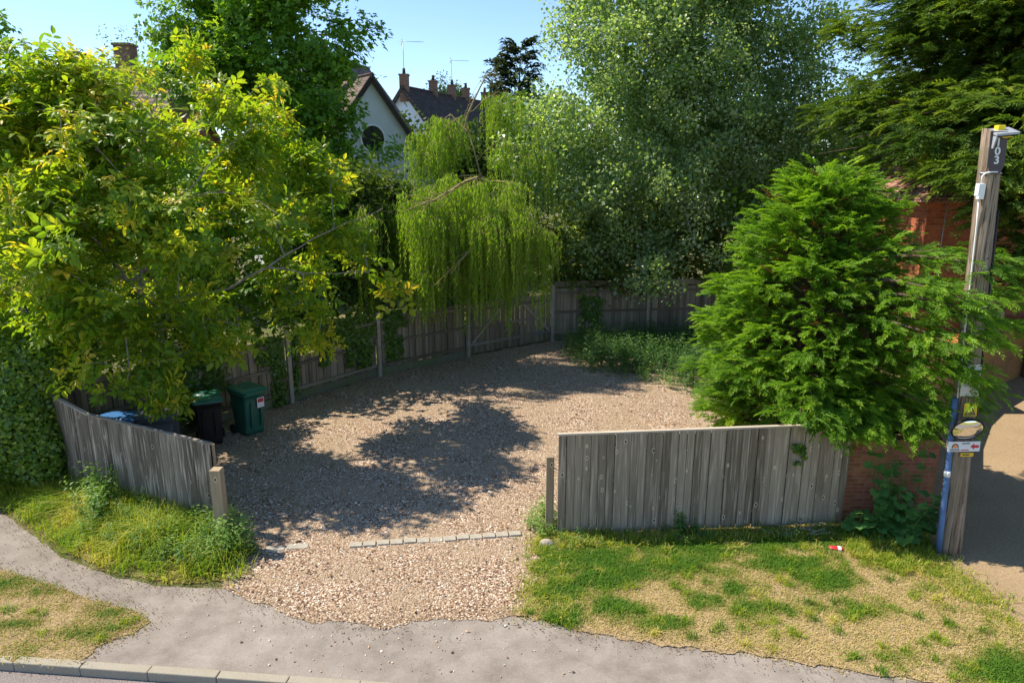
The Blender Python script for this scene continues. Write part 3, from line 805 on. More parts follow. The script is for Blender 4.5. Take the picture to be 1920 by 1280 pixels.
# lane
lane_poly = [G(*p) for p in [(1740, 1010), (1760, 1075), (1830, 1120), (1920, 1172), (2100, 1215), (2500, 1260)]] + [Vector((17, 9.5, 0)), Vector((26, 24, 0)), Vector((22, 27, 0)), Vector((15.9, 20.7, 0)), Vector((13.3, 19.0, 0)), Vector((10.6, 16.6, 0)), Vector((8.4, 13.4, 0)), Vector((7.3, 11.2, 0))]
struct(grid_sheet('lane', lane_poly, .1, .006, M['lane'], lambda X, Y: (fnoise(X, Y, .8, 6) - .5) * .004, jag=.25))
# gravel yard
yard_poly = [Vector(p) for p in [(-9.2, 13.4, 0), (-7.9, 15.6, 0), (-6.0, 18.0, 0), (-4.1, 20.5, 0), (-1.5, 22.7, 0), (1.5, 24.9, 0), (5, 25.3, 0), (9, 25.8, 0), (9.5, 18, 0), (7.3, 12.2, 0), (5.8, 11.3, 0), (.75, 11.1, 0)]] + \
    [G(*p) for p in [(1030, 1005), (1036, 1030), (1030, 1060), (1028, 1090), (1015, 1120), (1000, 1150), (900, 1160), (850, 1158), (800, 1160), (735, 1182), (640, 1172), (560, 1160), (500, 1140), (420, 1112), (440, 1060), (450, 1020)]] + \
    [Vector((-5.2, 11.2, 0)), Vector((-7.8, 12.3, 0)), Vector((-9.1, 13.1, 0))]
struct(grid_sheet('gravel_drive', yard_poly, .09, .0125, M['gravel'], lambda X, Y: np.maximum(-.0005, (fnoise(X, Y, .7, 12) - .5) * .035 * np.clip((Y - 9.6) / 1.5, 0, 1)) + .006 * np.clip((Y - 9.6) / 1.5, 0, 1), jag=.32))
q = scatter_in(yard_poly, 140000)
dens = np.clip(1.25 - (q[:, 1] - 9) / 17, .35, 1) * np.where(q[:, 1] < 10.3, .5, 1.) * np.clip(.35 + 1.3 * fnoise(q[:, 0], q[:, 1], 1.1, 31), .3, 1)
q = q[(rng.random(len(q)) < dens) & ~((q[:, 0] > 3.2) & (q[:, 1] < 14.5) & (q[:, 0] > 3.2 + (q[:, 1] - 11) * .4))]
tag(pebbles('gravel_stones', q, .0108, M['pebble'], .016), kind='stuff', label='loose pinkish beige gravel stones covering the yard and drive mouth', cat='gravel')
# a few stones strayed onto the footpath
sp = scatter_in([G(*p) for p in [(430, 1110), (735, 1172), (1000, 1160), (1200, 1200), (1100, 1275), (500, 1265), (300, 1180)]], 1500)
c0 = G(760, 1150); sp = sp[rng.random(len(sp)) < np.exp(-np.hypot(sp[:, 0] - c0.x, (sp[:, 1] - c0.y) * 1.6) / .8) + .05]
tag(pebbles('stray_stones', sp, .012, M['pebble'], .010), kind='stuff', label='scattered stones strayed onto the grey footpath', cat='gravel')

# dry leaves and crumbs: along the path edges, and under the trees
def litter(name, p, size, mat, label, z=.02):
    n = len(p); q = np.zeros((n, 3)); q[:, :2] = p; q[:, 2] = z + rng.random(n) * .015
    tl = [tmpl([(*leaf2((0, -.5, 0), (0, 1, rng.uniform(-.2, .3)), (rng.uniform(-.4, .4), 0, 1), 1., .55, .3), 0.)]) for _ in range(4)]
    az = rng.random(n) * 6.283
    v, t, a = instance(tl, q, frames_y(np.stack([np.cos(az), np.sin(az), rng.normal(0, .2, n)], 1), np.array([[0, 0, 1.]]) + rng.normal(0, .4, (n, 3))), size * rng.uniform(.5, 1.4, n), rng.random(n))
    return tag(np_mesh(name, v, t, mat, tint=a), label, 'litter', kind='stuff')
k = NT('dead_leaf'); M['dead_leaf'] = k.done(k.ramp(k.attr('tint'), [(0., (.08, .045, .025)), (.5, (.22, .13, .06)), (1., (.42, .30, .16))]), .8, .2)
eg = []
for pxs, wd in ((path_px[2:20], .16), (low_px, .14), ([(282, 1166), (250, 1190), (185, 1212), (150, 1243)], .1)):
    for a_, b_ in zip(pxs[:-1], pxs[1:]):
        a_, b_ = G(*a_), G(*b_); k_ = int((b_ - a_).length * 190); f_ = rng.random((k_, 1))
        eg.append(np.array([a_.x, a_.y]) * (1 - f_) + np.array([b_.x, b_.y]) * f_ + rng.normal(0, wd, (k_, 2)))
litter('edge_litter', np.vstack(eg), .026, M['dead_leaf'], 'brown leaf crumbs and dirt along the edges of the footpath', .016)
lp_ = scatter_in(yard_poly, 9000); lp_ = lp_[rng.random(len(lp_)) < np.clip(.12 + .9 * np.exp(-np.abs(lp_[:, 1] - (15.5 + (lp_[:, 0] + 8) * 1.15)) / 1.5), 0, 1)]
litter('yard_litter', lp_, .06, M['dead_leaf'], 'dead leaves lying on the gravel below the left fence', .04)

# grass on the verges
def lawn(name, poly, n, h, w, strawf, label):
    p = scatter_in(poly, n); t = strawf(p[:, 0], p[:, 1])
    p = p + rng.normal(0, .05, p.shape); gapm = rng.random(n) < np.where(t > .85, .45 + .5 * fnoise(p[:, 0], p[:, 1], .3, 11), 1.)
    p, t = p[gapm], t[gapm]
    hh = h * (1.2 - .55 * t)
    o = blades(name, p, hh, w, M['grass'], lean=1.3, tint=t * .85 + rng.normal(0, .1, len(t)))
    tag(o, label, 'grass', kind='stuff')
lawn('verge_grass', rv_poly, 120000, .075, .011, straw_r, 'short patchy green and straw grass in front of the wide board fence')
# tufts and broad-leaved weeds that break the short grass up
tc = scatter_in(rv_poly, 170); tp = np.repeat(tc, 42, axis=0) + rng.normal(0, .045, (170 * 42, 2))
tag(blades('grass_tufts', tp, .12, .010, M['tall_grass'], lean=1.2, tint=np.repeat(rng.uniform(.05, .95, 170), 42)), 'scattered longer grass tufts in the short verge before the wide panel', 'grass', kind='stuff')
tc = scatter_in(lv_poly, 50); tp = np.repeat(tc, 36, axis=0) + rng.normal(0, .04, (50 * 36, 2))
tag(blades('kerbside_tufts', tp, .09, .010, M['tall_grass'], lean=1.2, tint=np.repeat(rng.uniform(.1, .95, 50), 36)), 'scattered longer grass tufts in the strip beside the kerb', 'grass', kind='stuff')
lawn('kerbside_grass', lv_poly, 36000, .06, .010, straw_l, 'short dry grass between the kerb and the footpath')
# ============================================================= timber panels at the entrance
V = Vector
def boards(m, a, b, z0f, z1f, nrm, bw=.14, th=.022, warp=.010):
    """vertical feather-edge boards from a to b (ground points), heights from functions of the 0..1 position"""
    d = b - a; L = d.length; d = d / L; n = max(1, round(L / bw)); w = L / n
    for i in range(n):
        s = i * w; f = (i + .5) / n
        z0, z1 = z0f(f) + random.uniform(-.012, .012), z1f(f)
        z1b = z1f((i + 1) / n); z1a = z1f(i / n)
        off = nrm * (random.uniform(0, warp) + (.014 if i % 2 else 0.))
        o = a + d * (s + random.uniform(.0, .001)) + off + V((0, 0, z0)); ww = w - random.uniform(.002, .009)
        r = random.random(); uo = (random.random() * 9, random.random() * 9)
        t = nrm * (th * random.uniform(.9, 1.15))
        # each board slightly cupped and with its own top cut
        rings = []
        k0 = len(m.v); lean = d * random.uniform(-.004, .004)
        for z, top in ((0, False), (1, True)):
            h0 = (z1a - z0) if top else 0; h1 = (z1b - z0) if top else 0
            ll = lean if top else V((0, 0, 0))
            rings.append([o + ll + V((0, 0, h0)), o + d * ww + ll + V((0, 0, h1)), o + d * ww + t * .55 + ll + V((0, 0, h1)), o + t + ll + V((0, 0, h0))])
        A, B = rings
        fl = [(A[0], A[1], B[1], B[0]), (A[1], A[2], B[2], B[1]), (A[2], A[3], B[3], B[2]), (A[3], A[0], B[0], B[3]), (B[0], B[1], B[2], B[3]), (A[3], A[2], A[1], A[0])]
        flip = d.cross(nrm).z < 0
        hh = z1 - z0
        uvs = [(ww, hh), (.02, hh), (ww, hh), (.02, hh), (ww, .02), (ww, .02)]
        for q, (uw, uh) in zip(fl, uvs):
            uv = [(uo[0], uo[1]), (uo[0] + uw, uo[1]), (uo[0] + uw, uo[1] + uh), (uo[0], uo[1] + uh)]
            q = list(q)
            if flip: q.reverse(); uv.reverse()
            m.face(q, uv, r)

# wide panel on the right of the entrance
RA, RB = V((.79, 10.95, 0)), V((5.86, 11.2, 0)); rd = (RB - RA).normalized(); rn = V((rd.y, -rd.x, 0))
def rtop(f): return 1.84 + .10 * f
rf = thing('panel_fence', 'long weathered grey board panel standing in front of the bright conifer', 'fence panel', tuple(RA))
m = MB(); boards(m, RA, RB, lambda f: .03 + .12 * max(0, f - .3), lambda f: rtop(f), rn, .139, .02)
m.build('board_face', M['fence_silver'], rf)
m = MB()
m.hexa(RA - rn * .014 + V((0, 0, .1)), RB - RA, -rn * .006, (0, 0, 1.72)); m.build('gap_shade_sheet', M['fence_dark'], rf)  # added dark sheet, keeps the seams between boards shaded
for z in (.35, 1.0, 1.6):
    m = MB(); m.beam(RA - rn * .04 + V((0, 0, z)), RB - rn * .04 + V((0, 0, z)), .07, .045); m.build('back_rail', M['rail'], rf)
m = MB()
m.beam(RA + V((0, 0, 1.86)) - rd * .02, RB + V((0, 0, 1.96)), .075, .03)
m.build('capping', M['cap_wood'], rf)
# post beside it
def gatepost(x, y, h, w, label, tilt=(0, 0)):
    m = MB(); b = V((x, y, 0)); t = b + V((tilt[0], tilt[1], h))
    ring = lambda c, k: [c + V((sx * w / 2 * k, sy * w / 2 * k, 0)) for sx, sy in ((-1, -1), (1, -1), (1, 1), (-1, 1))]
    m.loft([ring(b - V((0, 0, .1)), 1.), ring(b + (t - b) * .5, .98), ring(t - V((0, 0, .012)), .97), ring(t, .9)], smooth=False)
    # split running down the front
    o = m.build('gate_post', M['post_wood'], None, (x, y, 0)); bevel(o, .008)
    tag(o, label, 'gate post', 'gate posts at the drive entrance'); return o
gatepost(-4.86, 10.55, 1.42, .18, 'thick brown timber gate post beside the bowed grey panel')
gatepost(.66, 11.12, 1.4, .14, 'slim brown timber gate post at the left edge of the wide board panel')

# bowed panel on the left, in two bays
LP_ = [V((-9.2, 13.15, 0)), V((-7.95, 12.28, 0)), V((-5.16, 11.08, 0))]
lf = thing('panel_fence', 'bowed grey board panel bending round the left of the entrance above tall grass', 'fence panel', tuple(LP_[2]))
for k, (h0, h1) in enumerate(((1.82, 1.72), (1.72, 1.63))):
    a, b = LP_[k], LP_[k + 1]; d = (b - a).normalized(); n = V((d.y, -d.x, 0))
    m = MB(); boards(m, a, b, lambda f: .05, lambda f: h0 + (h1 - h0) * f, n, .13, .02)
    m.build('board_face', M['fence_left'], lf)
    m = MB(); m.hexa(a - n * .014 + V((0, 0, .08)), b - a, -n * .006, (0, 0, h1 - .1)); m.build('gap_shade_sheet', M['fence_dark'], lf)  # same added dark sheet behind the gaps of this bay
    m = MB(); m.beam(a + V((0, 0, h0 + .012)) - d * .0, b + V((0, 0, h1 + .012)) + d * .02, .07, .028); m.build('capping', M['cap_wood'], lf)
    for z in (.4, 1.35):
        m = MB(); m.beam(a - n * .04 + V((0, 0, z)), b - n * .04 + V((0, 0, z)) - d * .03, .07, .045); m.build('back_rail', M['rail'], lf)
m = MB(); m.box(LP_[2] + V((-.03, .11, .8)), (.09, .09, 1.55), .4); m.build('support_post', M['post_wood'], lf)

# ============================================================= closed board fence round the back of the yard
FP = [V(p) for p in [(-9.45, 13.55, 0), (-8.0, 15.45, 0), (-6.04, 17.95, 0), (-4.11, 20.45, 0), (-1.53, 22.63, 0), (1.48, 24.87, 0), (5.05, 25.35, 0), (8.6, 25.8, 0), (12.2, 26.3, 0)]]
def fence_run(root, idx, hgt, topboard=False):
    for k in idx:
        a, b = FP[k], FP[k + 1]; d = (b - a).normalized(); n = V((d.y, -d.x, 0))
        a2, b2 = a + d * .05, b - d * .05
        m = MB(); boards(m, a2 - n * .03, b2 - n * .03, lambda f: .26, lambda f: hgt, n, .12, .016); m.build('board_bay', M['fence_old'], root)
        m = MB(); m.hexa(a2 - n * .045 + V((0, 0, .26)), b2 - a2, -n * .006, (0, 0, hgt - .3)); m.build('gap_shade_sheet', M['fence_dark'], root)  # dark sheet added behind the bay so its gaps stay dark
        m = MB(); m.hexa(a2 - n * .02 + V((0, 0, 0)), (b2 - a2), n * .03, (0, 0, .25)); m.build('gravel_board', M['gravel_board'], root)
        for z in (.36, hgt * .56, hgt - .16):
            m = MB(); c = d.cross(V((0, 0, 1)))
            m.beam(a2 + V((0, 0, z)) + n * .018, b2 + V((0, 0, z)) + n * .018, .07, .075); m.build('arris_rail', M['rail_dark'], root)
        if topboard:
            m = MB(); m.hexa(a2 - n * .02 + V((0, 0, hgt + .05)), b2 - a2, n * .022, (0, 0, .2)); m.build('top_board', M['fence_old'], root)
lb = thing('board_fence', 'old mossy board fence curving along the left side of the gravel behind the bins', 'fence', tuple(FP[2]))
fence_run(lb, range(0, 4), 1.85)
rb = thing('board_fence', 'dark shaded board fence with extra top board behind the nettles', 'fence', tuple(FP[5]))
fence_run(rb, range(5, 8), 1.98, True)
for k in range(0, 5):
    m = MB(); m.box(FP[k] + V((.06, -.05, 1.0)), (.11, .11, 2.02), .8); bevel(m.build('fence_post', M['concrete_post'], lb), .01)
for k in range(5, 9):
    m = MB(); m.box(FP[k] + V((0, -.03, 1.05)), (.12, .12, 2.1), .15); bevel(m.build('fence_post', M['concrete_post'], rb), .01)
# back gate: two leaves with diagonal braces
a, b = FP[4], FP[5]; d = (b - a).normalized(); n = V((d.y, -d.x, 0)); mid = (a + b) / 2
bg = thing('back_gate', 'shaded pair of board gates with diagonal braces under the willow', 'gate', tuple(mid))
for s, (p, q) in enumerate(((a + d * .09, mid - d * .012), (mid + d * .012, b - d * .1))):
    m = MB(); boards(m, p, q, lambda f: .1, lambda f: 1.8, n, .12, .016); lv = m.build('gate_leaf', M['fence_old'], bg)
    for z in (.42, 1.0, 1.6):
        m = MB(); m.beam(p + V((0, 0, z)) + n * .036, q + V((0, 0, z)) + n * .036, .04, .09); m.build('ledge', M['rail_dark'], lv)
    m = MB(); 
    lo, hi = (p, q) if s == 0 else (q, p)
    m.beam(lo + V((0, 0, .47)) + n * .05 + (hi - lo) * .06, lo + (hi - lo) * .72 + V((0, 0, 1.55)) + n * .05, .035, .1, n.cross(V((0, 0, 1)))); m.build('brace', M['rail'], lv)
    m = MB()
    m.beam(lo + V((0, 0, .42)) + n * .062, lo + (hi - lo) * .45 + V((0, 0, .42)) + n * .062, .006, .05); m.build('hinge', M['metal_grey'], lv)

# ============================================================= wheeled bins
def bin_(label, loc, rz, body, lid, name='wheeled_bin', sticker=None, open_=0.):
    r = thing(name, label, 'wheelie bin', (0, 0, 0), 'wheeled bins against the fence')
    def ring(w, dp, z, y0=0, rad=.05):
        pts = []
        for cx, cy, a0 in ((w / 2 - rad, dp / 2 - rad, 0), (-w / 2 + rad, dp / 2 - rad, 90), (-w / 2 + rad, -dp / 2 + rad, 180), (w / 2 - rad, -dp / 2 + rad, 270)):
            for k in range(4):
                q = math.radians(a0 + k * 30); pts.append(V((cx + rad * math.cos(q), y0 + cy + rad * math.sin(q), z)))
        return pts
    m = MB()      # front of the bin is -y
    m.loft([ring(.44, .48, .03, .02), ring(.46, .50, .1, .02), ring(.52, .62, .78, 0), ring(.54, .65, .90, 0), ring(.585, .71, .905, 0), ring(.59, .72, .955, 0)], smooth=True)
    for sx in (-.12, .12): m.hexa(V((sx - .015, -.31, .2)), (.03, 0, 0), (0, .05, 0), (0, -.045, .55))
    bo = m.build('body', body, r)
    if sticker == 'recycle':
        m = MB(); m.hexa(V((.02, -.352, .62)), (.17, 0, 0), (0, .004, 0), (0, -.012, .22)); st = m.build('sticker', M['paper'], bo)
        m = MB(); m.hexa(V((.035, -.3625, .735)), (.14, 0, 0), (0, .003, 0), (0, -.004, .085)); m.build('sticker_mark', M['label_red'], st) if False else m.build('sticker_mark', M['label_red'], bo)
    m = MB()
    rings = []
    for f in range(5):
        y = .40 - f * .2; z = 1.0 + .055 * math.sin(math.pi * min(1, f / 4 + .08)) + .035 * (1 - f / 4)
        rings.append((y, z))
    m.loft([ring(.60, .80, .960, -.0, .06), ring(.615, .82, .985, -.0, .06), ring(.56, .74, 1.03, 0.0, .06), ring(.40, .5, 1.055, .03, .06)], smooth=True)
    m.hexa(V((-.27, -.445, .975)), (.54, 0, 0), (0, .05, 0), (0, .01, .03))
    li = m.build('lid', lid, r)
    if sticker == 'lid':
        m = MB(); m.hexa(V((-.2, -.06, 1.056)), (.15, 0, 0), (0, .12, 0), (0, 0, .004)); m.build('lid_label', M['paper'], li)
    m = MB(); m.tube([V((-.24, .37, .93)), V((-.24, .45, .97)), V((.24, .45, .97)), V((.24, .37, .93))], .016, 8); m.build('handle', lid, r)
    for sx in (-.27, .27):
        m = MB(); m.tube([V((sx - .025, .27, .1)), V((sx + .025, .27, .1))], .1, 16); m.build('wheel', M['rubber'], r)
    r.location = loc; r.rotation_euler = (0, 0, rz); r.scale = (1.04, 1.04, 1.12); return r
bz = math.radians(40)
bin_('green wheelie bin with white and red sticker, nearest to the open gravel', (-6.32, 15.75, .01), bz + .2, M['bin_green'], M['lid_green'], sticker='recycle')
bin_('black wheelie bin with green lid and small white label, left of the all green bin', (-7.0, 15.12, .01), bz - .25, M['bin_black'], M['lid_green'], sticker='lid')
bin_('dark wheelie bin with ribbed grey lid behind the bowed panel', (-7.62, 14.05, .0), bz + 1.2, M['bin_grey'], M['bin_grey'])
bin_('wheelie bin with blue lid mostly hidden by the bowed panel', (-8.35, 13.78, .0), bz + 1.0, M['bin_black'], M['bin_blue'])
# crumpled sheet
m = MB(); c = G(352, 838)
rows = []
for i in range(8):
    rows.append([c + V((-.45 + .9 * j / 9, -.25 + .5 * i / 7, .03 + .22 * fnoise(np.array(i * .31), np.array(j * .4), 1., 4) * math.sin(math.pi * (j + .5) / 10) * math.sin(math.pi * (i + .5) / 8) + .0)) for j in range(10)])
m.loft(rows, closed=False, cap=False)
tag(m.build('plastic_sheet', M['plastic_sheet'], None, tuple(c)), 'crumpled grey plastic sheet on the ground in front of the black bin', 'sheet')

# ============================================================= paving setts across the entrance and loose stones
sett0 = G(655, 1024); sett1 = G(978, 1002)
sdv = (sett1 - sett0); nS = 13
for i in range(nS):
    f = (i + .5) / nS; c = sett0 + sdv * f + V((0, random.uniform(-.012, .012), .006))
    w = sdv.length / nS - .02
    m = MB(); m.hexa(V((-w / 2, -.075, -.05)), (w, 0, 0), (0, .15, 0), (0, 0, .09))
    o = m.build('paving_sett', M['stone']); bevel(o, .012)
    o.location = c + V((0, 0, random.uniform(-.004, .006) + (.0 if i not in (5, 6) else -.012))); o.rotation_euler = (random.uniform(-.03, .03), 0, math.atan2(sdv.y, sdv.x) + random.uniform(-.04, .04))
    tag(o, 'squared grey stone sett in the row across the drive entrance', 'paving stone', 'setts across the entrance')
def rock(loc, s, label, grp=None, flat=.6):
    m = MB(); rings = []
    for k in range(6):
        ph = math.pi * (k + .35) / 6.2; rr = math.sin(ph); zz = -math.cos(ph)
        rings.append([V((loc[0] + s * rr * math.cos(q) * random.uniform(.8, 1.15), loc[1] + s * .8 * rr * math.sin(q) * random.uniform(.8, 1.15), loc[2] + s * flat * zz + s * .3)) for q in [2 * math.pi * j / 9 for j in range(9)]])
    m.loft(rings, smooth=False); o = m.build('stone', M['rock'], None, tuple(loc)); bevel(o, .015)
    return tag(o, label, 'stone', grp)
rock(G(1024, 1022), .13, 'rough tan boulder in the grass at the foot of the slim gate post')
for (u, v, s) in ((518, 1030, .13), (560, 1026, .15)):
    m = MB(); c = G(u, v); m.hexa(V((-s * 1.3, -.09, -.05)), (s * 2.4, .02, 0), (0, .17, 0), (0, 0, .08)); o = m.build('kerb_stone', M['stone']); bevel(o, .02); o.location = c + V((0, 0, .004)); o.rotation_euler = (.02, .03, .12)
    tag(o, 'flat stone half buried at the shaded left end of the row of setts' if u > 530 else 'flat stone nearest the thick gate post in the shaded entrance', 'stone')

# crushed tin on the grass
c = G(1567, 1032); m = MB()
ang = -.25; dx = V((math.cos(ang), math.sin(ang), 0)); dy = V((-math.sin(ang), math.cos(ang), 0))
rings = []
for k, (s, w, h) in enumerate(((-.11, .02, .012), (-.095, .045, .03), (-.03, .055, .022), (.04, .05, .034), (.10, .046, .026), (.112, .026, .016))):
    rings.append([c + dx * s + dy * (w * math.cos(q)) + V((0, 0, .05 + h * math.sin(q))) for q in [2 * math.pi * j / 10 for j in range(10)]])
m.loft(rings); t_ = m.build('crushed_can', M['can_red'], None, tuple(c))
tag(t_, 'crushed red and white can lying on the grass below the brick wall', 'can')
m = MB(); m.loft([[c + dx * s + dy * (.058 * math.cos(q)) + V((0, 0, .050 + .034 * math.sin(q))) for q in [2 * math.pi * j / 10 for j in range(10)]] for s in (.02, .075)], cap=False); m.build('can_band', M['paper'], t_)

# ============================================================= brick garden wall along the lane
def wall_run(m, pts, z0, z1, th):
    s = 0.
    for a, b in zip(pts[:-1], pts[1:]):
        a, b = V((*a, 0)), V((*b, 0)); d = b - a; L = d.length; d /= L; n = V((d.y, -d.x, 0))
        zt = lambda: 0
        m.hexa(a - n * th + V((0, 0, z0)), d * L, n * th, (0, 0, z1 - z0), uo=(s, z0)); s += L
gw = thing('brick_wall', 'low red garden wall between the board panel and the pole, curving away beside the lane', 'wall', (7.3, 11.3, 0))
m = MB(); wall_run(m, [(5.9, 11.28), (7.46, 11.3)], 0, 1.62, .225); m.build('front_wall', M['brick_garden'], gw)
wp = [(7.48, 11.3), (7.85, 12.3), (8.5, 13.6), (9.5, 15.1), (10.7, 16.6), (12.0, 17.85), (13.4, 18.95), (15.8, 20.55), (19, 22.4)]
m = MB()
# curved wall faces the lane: build from far to near so that its face looks to the lane
wall_run(m, wp, 0, 1.55, .225)
m.build('lane_wall', M['brick_old'], gw)
m = MB()
for a, b in zip(wp[:-1], wp[1:]):
    a, b = V((*a, 1.55)), V((*b, 1.55)); d = (b - a).normalized(); n = V((d.y, -d.x, 0))
    m.hexa(a - n * .255, b - a, n * .285, (0, 0, .06))
m.build('coping', M['brick_garden'], gw)
# pier with pyramid terracotta cap
c = P(1800, 640, 17.8); 
pr = thing('brick_pier', 'brick pier with orange terracotta cap rising behind the pole', 'pier', (c.x, c.y, 0))
m = MB(); m.box((c.x, c.y, c.z / 2 - .03), (.4, .4, c.z - .06)); m.build('shaft', M['brick_garden'], pr)
m = MB(); b4 = [V((c.x + sx * .31, c.y + sy * .31, c.z - .03)) for sx, sy in ((-1, -1), (1, -1), (1, 1), (-1, 1))]; t4 = [V((c.x + sx * .04, c.y + sy * .04, c.z + .2)) for sx, sy in ((-1, -1), (1, -1), (1, 1), (-1, 1))]
m.loft([b4, [p + V((0, 0, .05)) for p in b4], t4], smooth=False); m.build('cap', M['terracotta'], pr)
# rustic trellis behind the pole
c0, c1 = P(1842, 590, 19.1), P(1884, 568, 19.9); z0_, z1_ = P(1850, 596, 19.2).z, P(1882, 548, 19.9).z
tr = thing('wooden_trellis', 'small weathered lattice trellis above the lane wall right of the pole', 'trellis', (c0.x, c0.y, 0))
m = MB(); c0 = V((c0.x, c0.y, 0)); c1 = V((c1.x, c1.y, 0))
for f in (0, .25, .5, .75, 1.): m.beam(c0 + (c1 - c0) * f, c0 + (c1 - c0) * f + V((0, 0, z1_)), .05, .05)
for z in (z0_, (z0_ + z1_) / 2, z1_): m.beam(c0 + V((0, -.03, z)), c1 + V((0, -.03, z)), .04, .04)
m.build('lattice', M['rail'], tr)

# ============================================================= telegraph pole and what is fixed to it
PB = G(1777, 1032); PB.z = 0; PT = P(1862, 250, PB.y + .1)
pl = thing('telegraph_pole', 'stout weathered timber pole with cut top carrying number 103', 'pole', tuple(PB))
ax = (PT - PB); axn = ax.normalized()
def pr_(f): return .188 - .044 * f
m = MB(); rings = []
for k in range(28):
    f = k / 27; c = PB + ax * f + (V((0, 0, -.1)) if k == 0 else V((0, 0, 0)))
    ph = .3 * math.sin(f * 5)
    ring = []
    for j in range(28):
        q = 2 * math.pi * j / 28
        g_ = 1 + .022 * math.sin(q * 7 + ph) + .012 * math.sin(q * 13 + 2 + ph) + .015 * (vnoise(q * 3, f * 14, 1., 2) - .5) - (.09 if abs(((q - 4.9 + math.pi) % (2 * math.pi)) - math.pi) < .10 and f < .3 else 0) - (.07 if abs(((q - 5.6 + math.pi) % (2 * math.pi)) - math.pi) < .12 and f > .35 else 0)
        z = 0
        if k == 27: z = .1 * (-math.cos(q) * .9) - .02          # top sawn at a slant
        ring.append(c + V((math.cos(q) * pr_(f) * g_, math.sin(q) * pr_(f) * g_, z)))
    rings.append(ring)
m.loft(rings, smooth=True)
m.build('shaft', M['pole'], pl)
def onpole(z, az, out=.0):
    """point on the pole skin at height z and bearing az (radians, -pi/2 faces the road)"""
    f = z / PT.z; c = PB + ax * f; r = pr_(f) + out
    return c + V((math.cos(az) * r, math.sin(az) * r, 0))
FR = -math.pi / 2 
# direction from the pole to the viewer side of the road
def plate(az, zc, w, h, th, pts2, mat, name, parent, out=.01, cut=False, local=None):
    """flat plate with outline pts2 (x along the plate, y up)"""
    o = onpole(zc, az, out); nx = V((-math.sin(az), math.cos(az), 0)); up = axn; nn = V((math.cos(az), math.sin(az), 0))
    m = MB(); f = [o + nx * x + up * y + nn * th for x, y in pts2]; bk = [o + nx * x + up * y for x, y in pts2]
    m.loft([bk, f], smooth=False); return m.build(name, mat, parent), o, nx, up, nn
rect = lambda w, h: [(-w / 2, -h / 2), (w / 2, -h / 2), (w / 2, h / 2), (-w / 2, h / 2)]
azN = FR - .12
zN = P(1866, 287, PB.y).z
np_, o, nx, up, nn = plate(azN, zN, .2, .6, .012, [(-.06, -.30), (.06, -.30), (.115, -.17), (.115, .30), (-.115, .30), (-.115, -.17)], M['plate_dark'], 'number_plate', pl)
def glyphs(txt, size, o, nx, up, nn, mat, name, parent, step, vertical=True):
    cu = bpy.data.curves.new('txt', 'FONT'); 
    cu.body = '\n'.join(txt) if vertical else txt; cu.size = size; cu.align_x = 'CENTER'; cu.align_y = 'CENTER'; cu.extrude = .002; cu.space_line = step; cu.offset = size * .025
    t = bpy.data.objects.new('txt', cu); COL.objects.link(t); bpy.context.view_layer.update()
    me = bpy.data.meshes.new_from_object(t.evaluated_get(bpy.context.evaluated_depsgraph_get()))
    m = MB()
    cs = [v.co.copy() for v in me.vertices]
    for p in me.polygons: m.face([o + nx * cs[i].x + up * cs[i].y + nn * (cs[i].z + .004) for i in p.vertices])
    bpy.data.objects.remove(t); bpy.data.curves.remove(cu); bpy.data.meshes.remove(me)
    return m.build(name, mat, parent)
glyphs('103', .155, o + nn * .012 + up * .02, nx, up, nn, M['paper'], 'numerals', np_, .8)
# sloping cap bracket with yellow block
m = MB(); tp = PT + V((.03, -.02, .0))
m.hexa(tp + V((-.13, -.22, -.05)), (.34, .02, .03), (-.0, .26, .08), (0, 0, .03))
m.hexa(tp + V((-.13, -.22, -.06)), (.02, 0, 0), (0, .2, .04), (.0, .05, -.16))
br = m.build('top_bracket', M['plastic_sheet'], pl)
m = MB(); m.box(tp + V((.03, -.02, .07)), (.11, .1, .08)); bevel(m.build('yellow_block', M['cap_yellow'], pl), .012)
m = MB(); m.hexa(tp + V((-.02, -.2, -.075)), (.15, .01, .01), (0, .1, .03), (0, 0, .012)); m.build('yellow_label', M['sign_yellow'], pl)
# band and white junction box with bent pipe
zb = P(1848, 325, PB.y).z
m = MB(); ring = [onpole(zb, FR + q, .006) for q in np.linspace(-1.4, 1.2, 14)]; m.tube(ring, .014, 6); m.build('metal_band', M['metal_grey'], pl)
zj = P(1836, 356, PB.y).z; jp = onpole(zj, math.pi + .55, .05)
m = MB(); m.box(jp, (.1, .09, .18)); m.box(jp + V((0, -.02, -.11)), (.08, .07, .05)); bevel(m.build('junction_box', M['white_paint'], pl), .008)
m = MB(); m.tube([jp + V((-.01, -.02, .09)), jp + V((-.01, -.02, .2)), jp + V((.02, -.04, .24)), onpole(zb + .02, FR - .35, .02), onpole(zb + .02, FR + .1, .02)], .012, 6); m.build('bent_pipe', M['white_paint'], pl)
m = MB(); m.tube([jp + V((0, 0, -.12))] + [onpole(z, math.pi + .5, .02) for z in (zj - .5, zj - 1., zj - 1.6, zj - 2.2, 2.6, 2.2)], .011, 6); m.build('thin_cable', M['white_paint'], pl)
m = MB(); m.tube([onpole(z, FR + .95, .014) for z in (5.6, 5.0, 4.4, 3.8, 3.2, 2.4)], .016, 6); m.build('thick_cable', M['cable_black'], pl)
m = MB(); m.tube([onpole(z, math.pi + .42, .045) for z in (.0, .6, 1.2, 1.8, 2.4, 2.7)], .045, 10); m.build('conduit', M['pipe_blue'], pl)
m = MB(); m.tube([onpole(z, math.pi + .42, .045) for z in (1.38, 1.48)], .05, 10); m.build('conduit_collar', M['white_paint'], pl)
